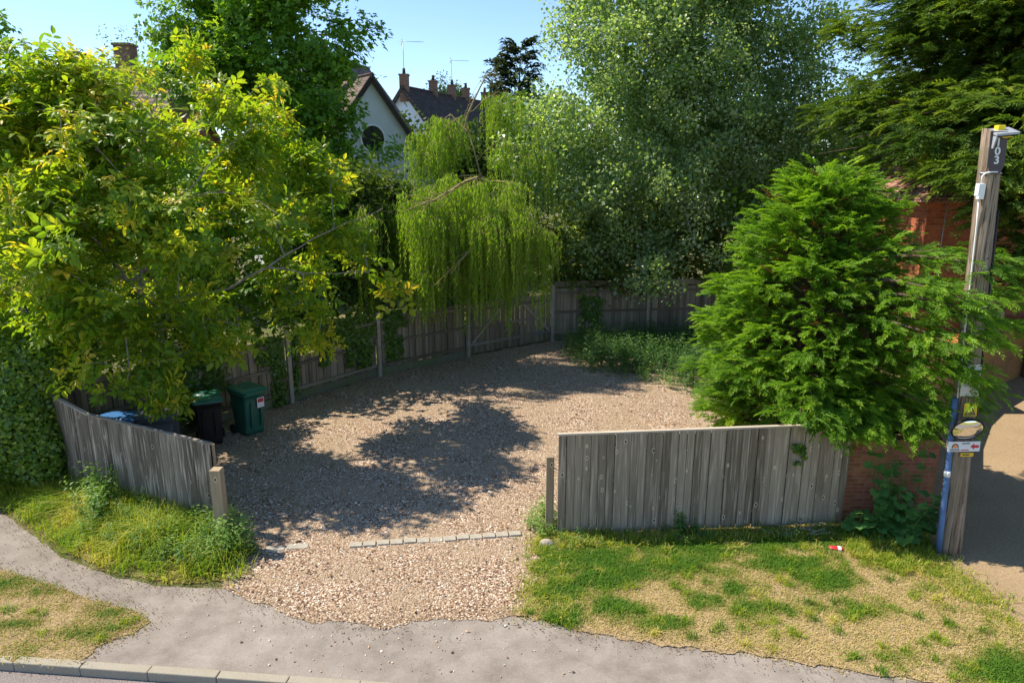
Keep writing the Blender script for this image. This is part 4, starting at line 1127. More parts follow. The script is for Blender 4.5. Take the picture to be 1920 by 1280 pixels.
for z in (4.9, 4.2, 3.6, 2.9):
    m = MB(); p = onpole(z, FR + .1, -.004); m.tube([p, p + V((0, -.02, 0))], .012, 6); m.build('bolt', M['cable_black'], pl)

def zat(v): return P(1810, v, PB.y - .25).z
# white notice partly hidden by the conifer
azS = FR - .05
o = onpole(zat(717), azS, .02) + V((-.05, 0, 0))
ns = thing('notice_board', 'plain white notice on the pole half covered by conifer fronds', 'notice', tuple(o))
nx = V((1, .05, 0)).normalized(); up = axn; nn = V((.05, -1, -.1)).normalized()
def flat(m, o, nx, up, nn, pts, d0, d1): m.loft([[o + nx * x + up * y + nn * d0 for x, y in pts], [o + nx * x + up * y + nn * d1 for x, y in pts]], smooth=False)
m = MB(); flat(m, o, nx, up, nn, rect(.30, .5), 0, .012); m.build('board', M['paper'], ns)
m = MB()
for k in range(3): flat(m, o + up * (.12 - .1 * k), nx, up, nn, rect(.22, .025), .0125, .015)
m.build('print', plain('faded_print', (.42, .44, .47), .6), ns)
# yellow warning sign
o = onpole(zat(772), azS, .012)
ws = thing('warning_sign', 'yellow electrical warning sign with black triangle above the mirror', 'warning sign', tuple(o))
m = MB(); flat(m, o, nx, up, nn, rect(.215, .215), 0, .006); m.build('plate', M['sign_yellow'], ws)
m = MB()
tri = [(-.09, -.085), (.09, -.085), (0, .08)]; tin = [(-.062, -.07), (.062, -.07), (0, .045)]
for k in range(3):
    k2_ = (k + 1) % 3; flat(m, o, nx, up, nn, [tri[k], tri[k2_], tin[k2_], tin[k]], .0065, .009)
flat(m, o, nx, up, nn, [(.0, .03), (.018, .0), (.006, .0), (.016, -.03), (-.012, .005), (.0, .005), (-.01, .025)], .0065, .009)
flat(m, o, nx, up, nn, [(-.045, -.06), (.04, -.06), (.045, -.045), (-.0, -.035), (-.02, -.045)], .0065, .009)
m.build('warning_triangle', M['label_dark'], ws)
m = MB(); flat(m, o, nx, up, nn, [(-.09, .07), (-.05, .07), (-.05, .1), (-.09, .1)], .0065, .008); m.build('yellow_tag', plain('tag_yellow', (.9, .85, .03), .5), ws)
# convex traffic mirror
o = onpole(zat(806), azS, .14) + V((-.10, 0, .03))
cm = thing('traffic_mirror', 'oval convex mirror fixed to the pole above the arrow sign', 'mirror', tuple(o))
mu = V((0, -.34, 1)).normalized(); mn = V((-.02, -1, -.34)).normalized(); mx_ = V((1, 0, 0))
def ell(a, b, dep): return [o + mx_ * a * math.cos(q) + mu * b * math.sin(q) + mn * dep for q in [2 * math.pi * j / 40 for j in range(40)]]
m = MB(); 
rr = [(1 - (k / 8.) ** 2) for k in range(9)]
m.loft([ell(.235 * math.sqrt(1 - (k / 9.) ** 2), .185 * math.sqrt(1 - (k / 9.) ** 2), .02 + .075 * (1 - math.sqrt(max(0, 1 - .9 * (k / 9.) ** 2)))  if False else .02 + .06 * (1 - (1 - (k / 9.) ** 2))) for k in range(9)][::1], smooth=True)
m.build('mirror_face', M['mirror'], cm)
m = MB(); m.loft([ell(.24, .19, -.03), ell(.252, .202, -.01), ell(.252, .202, .02), ell(.234, .184, .024)], smooth=True); m.build('rim', M['rubber'], cm)
m = MB(); m.tube([o - mn * .02, onpole(zat(806), azS, -.02)], .025, 8); m.build('arm', M['metal_grey'], cm)
# direction sign
o = onpole(zat(839), azS, .05) + V((-.065, 0, 0))
ds = thing('direction_sign', 'small white sign with red arrow and orange emblem below the mirror', 'sign', tuple(o))
m = MB(); flat(m, o, nx, up, nn, rect(.52, .165), 0, .008); m.build('board', M['paper'], ds)
m = MB(); A_ = lambda pts: flat(m, o, nx, up, nn, pts, .0085, .011)
A_([(.10, 0), (.165, .05), (.165, .022), (.24, .022), (.24, -.022), (.165, -.022), (.165, -.05)]); m.build('red_arrow', M['label_red'], ds)
m = MB(); half = [(-.145 + .058 * math.cos(q), -.02 + .075 * math.sin(q)) for q in np.linspace(0, math.pi, 14)]
inn = [(-.145 + .045 * math.cos(q), -.02 + .06 * math.sin(q)) for q in np.linspace(0, math.pi, 14)]
for k in range(13): flat(m, o, nx, up, nn, [half[k], half[k + 1], inn[k + 1], inn[k]], .0085, .011)
m.build('emblem_ring', M['label_dark'], ds)
m = MB(); flat(m, o, nx, up, nn, [(-.187, -.02), (-.103, -.02)] + [(x, y) for x, y in inn[1:-1]], .0085, .010); m.build('emblem', M['label_orange'], ds)
m = MB()
for x0, x1, y in ((-.04, .09, .052),): flat(m, o, nx, up, nn, [(x0, y - .008), (x1, y - .008), (x1, y + .008), (x0, y + .008)], .0085, .010)
m.build('print', M['label_dark'], ds); m = MB()
x = -.22
while x < -.08: 
    w_ = random.uniform(.012, .024); flat(m, o, nx, up, nn, [(x, -.052), (x + w_, -.052), (x + w_, -.036), (x, -.036)], .0085, .010); x += w_ + .006
m.build('name_print', M['label_dark'], ds); m = MB()
x = -.22
while x < -.07: 
    w_ = random.uniform(.01, .02); flat(m, o, nx, up, nn, [(x, -.071), (x + w_, -.071), (x + w_, -.061), (x, -.061)], .0085, .010); x += w_ + .005
m.build('fine_print', M['label_dark'], ds)
m = MB(); flat(m, o, nx, up, nn, [(-.05, -.065), (.08, -.065), (.08, -.05), (-.05, -.05)], .0085, .010); m.build('red_print', M['label_red'], ds)
# yellow tag under it
o = onpole(zat(856), azS, .012) + V((.02, 0, 0))
yt = thing('pole_tag', 'small yellow tag nailed to the pole just under the arrow sign', 'tag', tuple(o))
m = MB(); flat(m, o, nx, up, nn, rect(.21, .06), 0, .006); m.build('plate', M['sign_yellow'], yt)
m = MB(); x = -.075
while x < .04: 
    w_ = random.uniform(.01, .02); flat(m, o, nx, up, nn, [(x, -.012), (x + w_, -.012), (x + w_, .012), (x, .012)], .0065, .008); x += w_ + .005
m.build('print', M['label_dark'], yt)
# ============================================================= houses
def aerial(parent, base, h, ang, size=1., kind='aerial'):
    m = MB(); b = V(base); t = b + V((0, 0, h)); d = V((math.cos(ang), math.sin(ang), 0)); s = V((-d.y, d.x, 0))
    m.tube([b, t], .022, 5); m.tube([t - d * .2 * size, t + d * 1.1 * size], .016, 5)
    for k in range(9):
        p = t + d * (k * .12 * size); m.tube([p - s * .13 + V((0, 0, -.04)), p + s * .13 + V((0, 0, .04))], .011, 4)
    m.tube([t - d * .1 * size + V((0, 0, -.25)), t - d * .02 * size, t - d * .1 * size + V((0, 0, .25))], .018, 5)
    return m.build('aerial', M['metal_grey'], parent)
def chimney(parent, c, w, h, pots=1, mat='brick_chimney', pot='dark_wood', d=None):
    m = MB(); c = V(c); d = d or w
    m.hexa(c - V((w / 2, d / 2, .9)), (w, 0, 0), (0, d, 0), (0, 0, h + .9)); m.hexa(c + V((-w / 2 - .05, -d / 2 - .05, h)), (w + .1, 0, 0), (0, d + .1, 0), (0, 0, .1))
    ch = m.build('chimney', M[mat], parent)
    for k in range(pots):
        m = MB(); x = (k - (pots - 1) / 2) * .35
        m.tube([c + V((x, 0, h + .1)), c + V((x, 0, h + .5))], [.13, .1], 8); m.build('pot', M[pot], ch)
    return ch
def house(name, label, cat, apex, ga, la, w, length, drop, wallmat, roofmat, over=.25, eave_h=None, fascia='dark_wood'):
    """apex: ridge end over the near gable; ga: unit along the gable; la: unit along the ridge, away"""
    apex = V(apex); root = thing(name, label, cat, (apex.x, apex.y, 0))
    ze = apex.z - drop; h = w / 2
    c = V((apex.x, apex.y, 0))
    A, B = c - ga * h, c + ga * h; Lv = la * length
    up = lambda p, z: V((p.x, p.y, z))
    m = MB(); 
    pts = [up(A, 0), up(B, 0), up(B, ze), up(c, apex.z - .06), up(A, ze)]
    uvg = [(-h, 0), (h, 0), (h, ze), (0, apex.z), (-h, ze)]
    m.face(pts, uvg); m.face([p + Lv for p in pts][::-1], uvg[::-1])
    m.face([up(B, 0), up(B, 0) + Lv, up(B, ze) + Lv, up(B, ze)], [(0, 0), (length, 0), (length, ze), (0, ze)])
    m.face([up(A, 0) + Lv, up(A, 0), up(A, ze), up(A, ze) + Lv], [(0, 0), (length, 0), (length, ze), (0, ze)])
    m.build('wall', M[wallmat], root)
    m = MB(); sl = math.hypot(h, drop); th = .12
    for sg in (-1, 1):
        n = (ga * sg * drop + V((0, 0, h))).normalized(); dn = (ga * sg * h - V((0, 0, drop))).normalized()
        o = up(c, apex.z) - la * over
        m.hexa(o, la * (length + 2 * over), dn * (sl + .3), n * th, uo=(0, 0))
    # ridge tiles
    m.tube([up(c, apex.z + .1) - la * (over + .02), up(c, apex.z + .1) + la * (length + over)], .13, 8)
    rf_ = m.build('roof', M[roofmat], root)
    m = MB()
    for sg in (-1, 1):
        dn = (ga * sg * h - V((0, 0, drop))).normalized()
        m.beam(up(c, apex.z - .04) - la * (over - .02), up(c, apex.z - .04) - la * (over - .02) + dn * (sl + .3), .05, .2, ga * sg * drop + V((0, 0, h)))
    m.build('barge_board', M[fascia], root)
    return root, rf_
# pale green-grey gable with a round window
ap = P(693, 146, 35.); la = V((-.62, .785, 0)).normalized(); ga = V((la.y, -la.x, 0))
hs, hr = house('gabled_house', 'pale rendered gable with round window rising behind the sycamore', 'house', ap, ga, la, 7.1, 8, 4.55, 'render_grey', 'tile_brown')
wc = P(701, 260, 34.9); off = (V((wc.x, wc.y, 0)) - V((ap.x, ap.y, 0))).dot(ga); gc = V((ap.x, ap.y, 0)) + ga * off; gc.z = wc.z
def disc(r, d, n=36): return [gc - la * d + ga * r * math.cos(q) + V((0, 0, r * math.sin(q))) for q in [2 * math.pi * j / n for j in range(n)]]
m = MB(); m.loft([disc(.68, -.02), disc(.68, .06), disc(.60, .07), disc(.60, .012)], cap=False, smooth=False); wn = m.build('window', M['white_paint'], hs)
m = MB(); m.loft([disc(.61, .01), disc(.61, .02)], smooth=False); m.build('pane', M['glass'], wn)
m = MB(); m.beam(gc - ga * .6 - la * .05, gc + ga * .6 - la * .05, .05, .05); m.beam(gc - V((0, 0, .6)) - la * .05, gc + V((0, 0, .6)) - la * .05, .05, .05); m.build('glazing_bar', M['dark_wood'], wn)
# terrace further back
ap = P(757, 166, 52.); la = V((.40, .917, 0)).normalized(); ga = V((la.y, -la.x, 0))
te, ter = house('terraced_house', 'far terrace with white gable and a row of five chimneys on its dark roof', 'house', ap, ga, la, 5.2, 15, 3.2, 'render_white', 'tile_dark', .3)
for k, s in enumerate((.1, 4.2, 7.2, 9.6, 13.2)):
    c = ap + la * s; ch = chimney(ter, (c.x, c.y, ap.z), .62, .85, 1)
    if k in (0, 2): aerial(ch, (c.x, c.y, ap.z + .9), 2.2 if k == 0 else 1.9, .1 if k == 0 else .3, 1.3)
c = ap - la * .6 - ga * 2.2; 
# roofs seen over the walnut
a0 = P(40, 126, 33.); 
h1, r1_ = house('bungalow_roof', 'brown tiled house roof with two brick chimneys showing above the walnut tree', 'house', P(30, 136, 33.), V((0, -1, 0)), V((1, 0, 0)), 8, 7.2, 3.4, 'brick_chimney', 'tile_brown', .3)
h1.name = 'tiled_house'
for u in (141, 237):
    c = P(u, 118 if u < 200 else 110, 33.); chimney(r1_, (c.x, c.y, c.z - .25), .95 if u < 200 else .7, .55 if u < 200 else .75, 0)
c = P(52, 112, 33.); aerial(r1_, (c.x, c.y, c.z - .5), 1.2, .0, 1.0)
ap = P(566, 96, 36.); la = V((.25, .97, 0)).normalized(); ga = V((la.y, -la.x, 0))
h2, r2_ = house('white_house', 'white gabled house with red chimney pot half hidden by the sycamore', 'house', ap, ga, la, 4.6, 7, 3.0, 'render_white', 'tile_brown')
c = P(609, 118, 36.5); m = MB(); m.hexa(V((c.x - .3, c.y - .3, c.z - 3)), (.6, 0, 0), (0, .6, 0), (0, 0, 3)); ch = m.build('chimney', M['brick_chimney'], r2_)
m = MB(); m.tube([c, c + V((0, 0, 1.0))], [.22, .17], 10); m.build('pot', M['terracotta'], ch)
m = MB(); m.tube([c + V((0, 0, 1.25)), c + V((0, 0, 1.3))], .22, 10)
for q in (0, 2.1, 4.2): m.tube([c + V((.15 * math.cos(q), .15 * math.sin(q), 1.0)), c + V((.15 * math.cos(q), .15 * math.sin(q), 1.26))], .02, 4)
m.build('cowl', M['dark_wood'], ch)
c = P(596, 110, 36.); aerial(ch, (c.x, c.y, c.z), P(596, 31, 36.).z - c.z, .05, 1.3)
# red brick house on the right
hx, hy = 12.75, 21.6; hz = 5.35
bh = thing('brick_house', 'red brick house with sunlit side wall behind the bright conifer', 'house', (hx, hy, 0))
m = MB()
# front wall (towards the road) and side wall
def wallq(p, q, z0, z1, s0=0.):
    p, q = V((*p, 0)), V((*q, 0)); L = (q - p).length
    m.face([p + V((0, 0, z0)), q + V((0, 0, z0)), q + V((0, 0, z1)), p + V((0, 0, z1))], [(s0, z0), (s0 + L, z0), (s0 + L, z1), (s0, z1)])
dxy = V((.98, .2, 0)).normalized(); sxy = V((-.2, .98, 0)).normalized()
C0 = V((hx, hy, 0)); C1 = C0 + dxy * 9; C2 = C1 + sxy * 8; C3 = C0 + sxy * 8
w0, w1, wz0, wz1 = .95, 2.05, P(1690, 600, hy + 1.2).z, P(1690, 508, hy + 1.2).z
pt2 = lambda p: (p.x, p.y)
wallq(pt2(C0), pt2(C1), 0, hz); wallq(pt2(C1), pt2(C2), 0, hz); wallq(pt2(C2), pt2(C3), 0, hz)
S0_, S1_ = C0 + sxy * w0, C0 + sxy * w1
wallq(pt2(C3), pt2(S1_), 0, hz); wallq(pt2(S0_), pt2(C0), 0, hz, 2.)
wallq(pt2(S1_), pt2(S0_), 0, wz0, 1.); wallq(pt2(S1_), pt2(S0_), wz1, hz, 1.)
m.build('wall', M['brick_house'], bh)
m = MB(); inn_ = dxy * .1
zv = lambda p, z: V((p.x, p.y, z))
m.hexa(zv(S0_, wz0) + inn_ * .3, S1_ - S0_, inn_, (0, 0, .07)); m.hexa(zv(S0_, wz1 - .07) + inn_ * .3, S1_ - S0_, inn_, (0, 0, .07))
for p in (S0_, S1_ - sxy * .07, S0_ + sxy * .5): m.hexa(zv(p, wz0 + .07) + inn_ * .35, sxy * .07, inn_ * .9, (0, 0, wz1 - wz0 - .14))
wn = m.build('window', M['white_paint'], bh)
m = MB(); m.hexa(zv(S0_, wz0) + inn_ * .8, S1_ - S0_, inn_ * .1, (0, 0, wz1 - wz0)); m.build('pane', M['glass'], wn)
m = MB(); m.hexa(zv(S0_ - sxy * .15, wz1) - dxy * .02, sxy * 1.4, dxy * .08, (0, 0, .12)); m.build('lintel', M['dark_wood'], wn)
m = MB(); e0 = zv(C0 - dxy * .35 - sxy * .35, hz); e1 = e0 + dxy * 9.7; e2 = e1 + sxy * 8.7; e3 = e0 + sxy * 8.7
r0 = (e0 + e3) / 2 + dxy * 3.2 + V((0, 0, 2.2)); r1 = (e1 + e2) / 2 - dxy * 3.2 + V((0, 0, 2.2))
m.face([e0, e1, r1, r0], [(0, 0), (9.7, 0), (7, 5), (3, 5)]); m.face([e2, e3, r0, r1], [(0, 0), (9.7, 0), (7, 5), (3, 5)])
m.face([e3, e0, r0], [(0, 0), (8.7, 0), (4.3, 5)]); m.face([e1, e2, r1], [(0, 0), (8.7, 0), (4.3, 5)])
m.hexa(e0 - V((0, 0, .14)), e1 - e0, e3 - e0, (0, 0, .135))
m.build('roof', M['tile_red'], bh)
m = MB(); cpos = C0 + dxy * .62 - sxy * .04; m.tube([zv(cpos, 2.5), zv(cpos, hz - .1)], .016, 6); m.build('cable', M['plastic_sheet'], bh)
m = MB(); m.box(zv(C0 + dxy * .38 - sxy * .06, P(1744, 522, hy).z), (.16, .1, .14)); m.build('wall_light', M['white_paint'], bh)

# ============================================================= trees
def pts(*a): return [np.array(P(u, v, Y)) for u, v, Y in a]
def gp(x, y): return np.array([x, y, 0.])
# walnut in the corner of the yard
wl = gp(-8.5, 15.3)
WL = [(130, 250, 14.70, 1.5, 1.3), (60, 330, 14.10, 1.2, 1.2), (250, 300, 13.90, 1.5, 1.3), (300, 190, 15.30, 1.5, 1.1), (200, 180, 15.10, 1.1, .8), (400, 250, 15.90, 1.5, 1.2), (480, 320, 16.30, 1.4, 1.2), (390, 420, 14.30, 1.5, 1.2), (220, 480, 13.30, 1.4, 1.2),
      (90, 520, 13.40, 1.2, 1.1), (520, 410, 15.90, 1.2, 1.0), (560, 310, 17.50, 1.1, .9), (610, 380, 17.90, .9, .8), (560, 500, 16.50, .9, .6), (420, 560, 14.10, 1.0, .8), (300, 600, 13.60, .9, .7), (180, 590, 13.40, .9, .7), (235, 705, 13.25, .5, .28), (310, 735, 13.15, .3, .14),
      (650, 460, 17.90, .8, .5), (30, 220, 14.90, 1.2, 1.), (640, 320, 18.10, .7, .6), (700, 385, 18.50, .5, .3), (735, 540, 18.30, .3, .18), (480, 590, 14.90, .6, .4), (330, 350, 14.60, 1.2, 1.2), (150, 380, 13.80, 1.2, 1.2), (30, 420, 13.70, 1.0, 1.0),
      (410, 655, 13.95, .35, .25), (130, 690, 13.00, .5, .3), (600, 570, 16.30, .55, .3), (0, 130, 15.30, .8, .6), (90, 350, 16.6, 1.4, 1.3), (40, 480, 16., 1.3, 1.2), (180, 520, 16.6, 1.1, .8), (330, 560, 16.4, .9, .6), (60, 590, 13.8, .9, .7), (140, 655, 13.6, .8, .5), (330, 655, 13.8, .7, .4), (400, 610, 14.4, .8, .5), (480, 545, 15., .9, .6), (250, 640, 13.5, .8, .5), (560, 440, 16.6, 1., .8), (680, 430, 17.6, .5, .4), (590, 640, 15.85, .22, .16), (460, 170, 16.50, .8, .6), (340, 115, 16.10, .5, .35), (540, 200, 17.10, .6, .5), (40, 165, 15.0, 1.1, .7), (130, 165, 15.0, 1.1, .7), (210, 140, 15.2, 1., .6), (0, 200, 15., 1.2, .9), (90, 240, 15.2, 1.3, 1.), (180, 230, 15.4, 1.2, 1.)]
limbs = [[wl, wl + [.05, .05, 1.4], *pts((262, 560, 15.2), (268, 440, 15.1), (280, 330, 15.1), (270, 230, 15.1))],
         [wl + [.05, .05, 1.6], *pts((330, 560, 14.6), (430, 540, 15.0), (500, 500, 15.3), (590, 445, 15.9), (650, 420, 16.4), (720, 392, 17.1))],
         pts((262, 550, 14.6), (200, 470, 13.8), (120, 400, 13.3), (40, 330, 13.)),
         pts((268, 440, 14.4), (330, 380, 14.0), (400, 300, 14.6), (470, 240, 15)),
         pts((265, 500, 14.5), (180, 540, 13.5), (90, 540, 13.)),
         pts((270, 420, 14.4), (230, 330, 13.8), (150, 230, 13.8)),
         pts((262, 560, 14.6), (350, 600, 13.9), (420, 600, 13.6)),
         pts((500, 500, 15.3), (600, 515, 16.), (690, 510, 17.0)),
         pts((262, 600, 14.6), (240, 640, 13.4), (245, 690, 13.1))]
make_tree('walnut_tree', 'large yellow-green walnut tree spreading over the left corner and the bins', 'tree', limbs, WL, 9., T_WALNUT, 6, .18, 1.15, M['walnut'], M['bark_grey'], tip_r=.0075, shell=.5, up_w=.7, out_w=.5, minz=1.5, tint0=.47, tvar=.12, seg=.4, gaps=.385)
# sycamore behind
sy = gp(-10.7, 28.6)
SL = [(480, 70, 28.1, 2.18, 1.72), (395, 55, 28.1, 1.49, 1.38), (560, 140, 27.8, 1.84, 1.38), (640, 75, 28.1, 0.86, 0.69), (690, 50, 28.1, 0.34, 0.34), (350, 80, 28.1, 1.03, 0.92), (595, 225, 27.1, 1.3, 1.2), (520, 230, 27.6, 1.95, 1.38), (310, 35, 28.1, 0.40, 0.40), (728, 286, 26.0, .4, .14), (632, 195, 26.9, .5, .5),
      (450, -60, 28.5, 2.07, 1.72), (560, -40, 28.5, 1.61, 1.38), (400, 160, 28.1, 1.72, 1.15), (640, 130, 27.8, .45, .4), (590, 330, 26.4, 1.49, 1.15), (300, 140, 28.1, 0.92, 0.80)]
limbs = [[sy, *pts((470, 420, 28.7), (475, 260, 28.4), (480, 120, 28.3), (490, 0, 28.4))], pts((475, 260, 28.4), (560, 180, 28.1), (630, 90, 28.1)), pts((475, 280, 28.4), (390, 170, 28.1), (340, 60, 28.1)), pts((470, 400, 28.7), (580, 330, 27.4), (690, 290, 26.2))]
make_tree('sycamore_tree', 'dark green sycamore rising behind the walnut against the sky', 'tree', limbs, SL, 8.5, T_MAPLE, 17, .32, 1.0, M['maple'], M['bark_brown'], tip_r=.008, shell=.5, minz=2, tint0=.42, seg=.6)
# grey poplar
po = gp(4.4, 27.6)
PL = [(1070, 230, 26, 1.9, 1.7), (1200, 120, 27, 2.7, 2.2), (1330, 60, 28, 2.8, 2.2), (1450, 120, 28, 2.1, 2.0), (1300, 230, 27, 2.8, 2.2), (1110, 350, 25.4, 2.1, 1.7), (1015, 330, 24.8, 1.2, 1.0), (1240, 370, 26, 2.4, 1.8), (1400, 290, 26.6, 2.2, 1.8), (1490, 230, 27, 1.6, 1.6),
      (1180, -30, 28, 2.6, 2.0), (1380, -60, 28.5, 3, 2.2), (1530, 40, 28, .9, 1.2, .5), (1250, 490, 23.4, .9, .75), (1330, 470, 23.6, .8, .6), (1090, 100, 26.6, 1.2, 1.2), (1050, 60, 26.8, .6, .6), (1180, 470, 25.8, 1.6, 1.0), (1100, 450, 25.6, 1.0, .8), (1420, 390, 26.4, 1.4, 1.2), (1520, 330, 27.4, 1.1, 1.1), (1560, 60, 28, .9, 1.1, .35), (1530, 150, 27.6, .8, .9, .35), (1210, 545, 23.2, .3, .25), (1560, 250, 26.4, .8, 1.), (1605, 110, 28.4, 1., 1.2, .7), (1635, 210, 28., 1.1, 1.3), (1590, 10, 28, 1., 1., .45), (1650, 320, 28.5, 1.1, 1.3), (1000, 250, 25.5, .9, .8), (960, 280, 25, .5, .5)]
limbs = [[po, *pts((1172, 480, 27.4), (1174, 360, 27.2), (1190, 240, 27.2), (1200, 100, 27.5), (1190, -80, 28))],
         [po + [.6, .2, .2], *pts((1228, 430, 27.2), (1236, 320, 27.2), (1240, 200, 27.4), (1280, 60, 28), (1320, -80, 28.4))],
         pts((1236, 340, 27.2), (1330, 270, 27.2), (1370, 210, 27.4), (1400, 130, 27.8), (1440, 20, 28)), pts((1340, 265, 27.2), (1400, 250, 27), (1480, 180, 27.4), (1540, 80, 28)),
         pts((1180, 330, 27.2), (1110, 240, 26.6), (1060, 150, 26.6)), pts((1172, 420, 27.3), (1100, 370, 25.8), (1030, 340, 25)), pts((1228, 440, 27.2), (1250, 470, 25), (1260, 480, 23.8))]
make_tree('poplar_tree', 'tall silvery grey-green poplar filling the middle behind the far fence', 'tree', limbs, PL, 6.5, T_POPLAR, 13, .33, 1.12, M['poplar'], M['bark_pale'], tip_r=.007, shell=.3, flat=.9, minz=1.7, tint0=.45, tvar=.2, up_w=.3, seg=.6, wander=.16)
# weeping willow: arching limbs with hanging strands
wi = gp(-1.1, 25.2)
root = thing('willow_tree', 'bright green weeping willow hanging over the far fence', 'tree', tuple(wi))
limbs = [[wi, *pts((905, 430, 25), (900, 330, 24.8), (880, 250, 25), (870, 215, 25.2))],
         pts((900, 330, 24.8), (840, 330, 23), (790, 375, 21.6), (730, 400, 20.8)), pts((905, 400, 25), (890, 335, 22.8), (870, 340, 21.6), (800, 385, 20.6), (755, 395, 20.2)),
         pts((900, 340, 24.8), (950, 340, 22.6), (980, 390, 21.6), (1005, 440, 21.3)), pts((905, 380, 25), (930, 350, 22.2), (920, 390, 21), (900, 440, 20.4)),
         pts((880, 250, 25), (860, 222, 25), (830, 240, 24.6), (808, 290, 24.2)), pts((870, 225, 25.2), (905, 190, 25.4), (935, 170, 25.6), (955, 200, 25.6)),
         pts((890, 300, 25), (940, 260, 24.6), (985, 300, 24.2)), pts((870, 240, 25.1), (845, 215, 25.6), (815, 238, 25.4)), pts((900, 350, 24.6), (860, 360, 22.5), (840, 410, 21.2), (830, 480, 20.6)),
         pts((905, 380, 25), (960, 400, 22), (1000, 450, 21.2)), pts((870, 225, 25.2), (890, 170, 25.3), (910, 140, 25.4), (925, 165, 25.4))]
tg, ends = [], []
for pl_, dens, spread, jit in ((limbs[1], 24, .5, .0), (limbs[2], 26, .55, 0), (limbs[3], 14, .36, 0), (limbs[4], 24, .45, 0), (limbs[5], 26, .38, 0), (limbs[6], 14, .3, 0), (limbs[7], 20, .45, 0), (limbs[8], 18, .32, 0), (limbs[9], 22, .45, 0), (limbs[10], 16, .4, 0)):
    a = np.array(pl_[1:]); sl = np.linalg.norm(np.diff(a, axis=0), axis=1); tot = sl.sum()
    for k in range(int(dens * 1.0 * tot / 3.) + dens // 3):
        s = rng.random() ** .75 * tot; i = min(len(sl) - 1, int(np.searchsorted(np.cumsum(sl), s))); f = (s - (np.cumsum(sl)[i] - sl[i])) / sl[i]
        p = a[i] + (a[i + 1] - a[i]) * f; tg.append(p + rng.normal(0, spread, 3) * [1, 1, .45])
tg = np.array(tg)
p0, p1, r0, r1, dirs = skeleton(limbs, tg, .006, .4, .1, 2.3, .2)
def bare(pl_, ra, rb, twigs=0):
    global p0, p1, r0, r1
    a = np.array(pl_); k = len(a) - 1; rr = np.linspace(ra, rb, k + 1)
    p0 = np.vstack([p0, a[:-1]]); p1 = np.vstack([p1, a[1:]]); r0 = np.append(r0, rr[:-1]); r1 = np.append(r1, rr[1:])
    for _ in range(twigs):
        i = rng.integers(1, k); q = a[i]; d = a[i + 1] - a[i]; e = q + d * rng.uniform(.5, 1.4) + rng.normal(0, .18, 3) + [0, 0, .05]; f_ = e + d * .5 + rng.normal(0, .12, 3) + [0, 0, -.25]
        p0 = np.vstack([p0, q, e]); p1 = np.vstack([p1, e, f_]); r0 = np.append(r0, [.014, .009]); r1 = np.append(r1, [.009, .004])
bare(pts((915, 345, 22.2), (895, 333, 21.4), (872, 341, 20.8), (845, 358, 20.3), (815, 375, 20.), (785, 385, 19.8), (755, 398, 19.7)), .05, .012, 12)
bare(pts((872, 240, 24.4), (877, 215, 24.2), (890, 185, 24.2), (902, 160, 24.3), (912, 143, 24.4), (924, 138, 24.5), (930, 150, 24.5)), .04, .012, 8)
bare(pts((905, 450, 20.6), (880, 470, 20.1), (850, 500, 19.9), (815, 535, 19.8)), .02, .008, 4)
v, t = tubes_np(p0, p1, r0, r1, 5); np_mesh('trunk', v, t, M['twig_straw'], root, smooth=True)
def strands(tg, dirs, n_per, L0, tmin, leafL=.125):
    SP, SE, LP, LD, LU, LS, LT = [], [], [], [], [], [], []
    for i, q in enumerate(tg):
        lenf = rng.uniform(.4, 1.15); hem = rng.exponential(.45)
        for k in range(rng.integers(n_per // 2, int(n_per * 1.5))):
            p = q + rng.normal(0, .12, 3) * [1, 1, .6]; L = L0 * rng.uniform(.2, 1.2) * lenf
            zmin = max(.9, tmin + hem + abs(rng.normal(0, .3)) - .2); L = min(L, max(.3, p[2] - zmin)); h = unit(dirs[i] * [1, 1, 0] + rng.normal(0, .25, 3) * [1, 1, 0] + 1e-6) * rng.uniform(.08, .3)
            m_ = max(3, int(L / .16)); pr = p; tint = .5 + rng.normal(0, .1); ph = rng.random() * 6
            for s in range(1, m_ + 1):
                f = s / m_; c = p + h * (1 - (1 - min(1, f * 2.5)) ** 2) + np.array([math.sin(ph + f * 4) * .03, math.cos(ph + f * 3) * .03, -L * f ** 1.15 + .06 * math.sin(min(1, f * 3) * 3.14)])
                SP.append(pr); SE.append(c)
                for j in range(5):
                    g = rng.random(); az = rng.random() * 6.283
                    LP.append(pr + (c - pr) * g); LD.append([math.cos(az) * .55, math.sin(az) * .55, -1.]); LU.append([math.cos(az), math.sin(az), .5 + rng.normal(0, .4)]); LS.append(leafL * rng.uniform(.7, 1.2)); LT.append(tint + rng.normal(0, .09))
                pr = c
    return map(np.array, (SP, SE, LP, LD, LU, LS, LT))
low = tg[:, 1] < 23.2
T_WL = [tmpl([(*leaf2((0, 0, 0), (.08, 1, .0), (0, 0, 1), 1., .2, .3), 0.)])]
allp = []
for sel, L0, tm in ((low, 2.8, 1.2), (~low, 1.8, 2.1)):
    SP, SE, LP, LD, LU, LS, LT = strands(tg[sel], dirs[sel], 13, L0, tm)
    allp.append((SP, SE)); v, t, a = instance(T_WL, LP, frames_y(LD, LU), LS, LT); 
    if sel is low: acc = [(v, t, a)]
    else: acc.append((v, t, a))
v, t, a = merge(acc); np_mesh('crown', v, t, M['willow'], root, tint=a)
SP = np.vstack([q[0] for q in allp]); SE = np.vstack([q[1] for q in allp])
v, t = tubes_np(SP, SE, np.full(len(SP), .004), np.full(len(SP), .003), 3); np_mesh('hanging_twigs', v, t, M['twig_straw'], root)

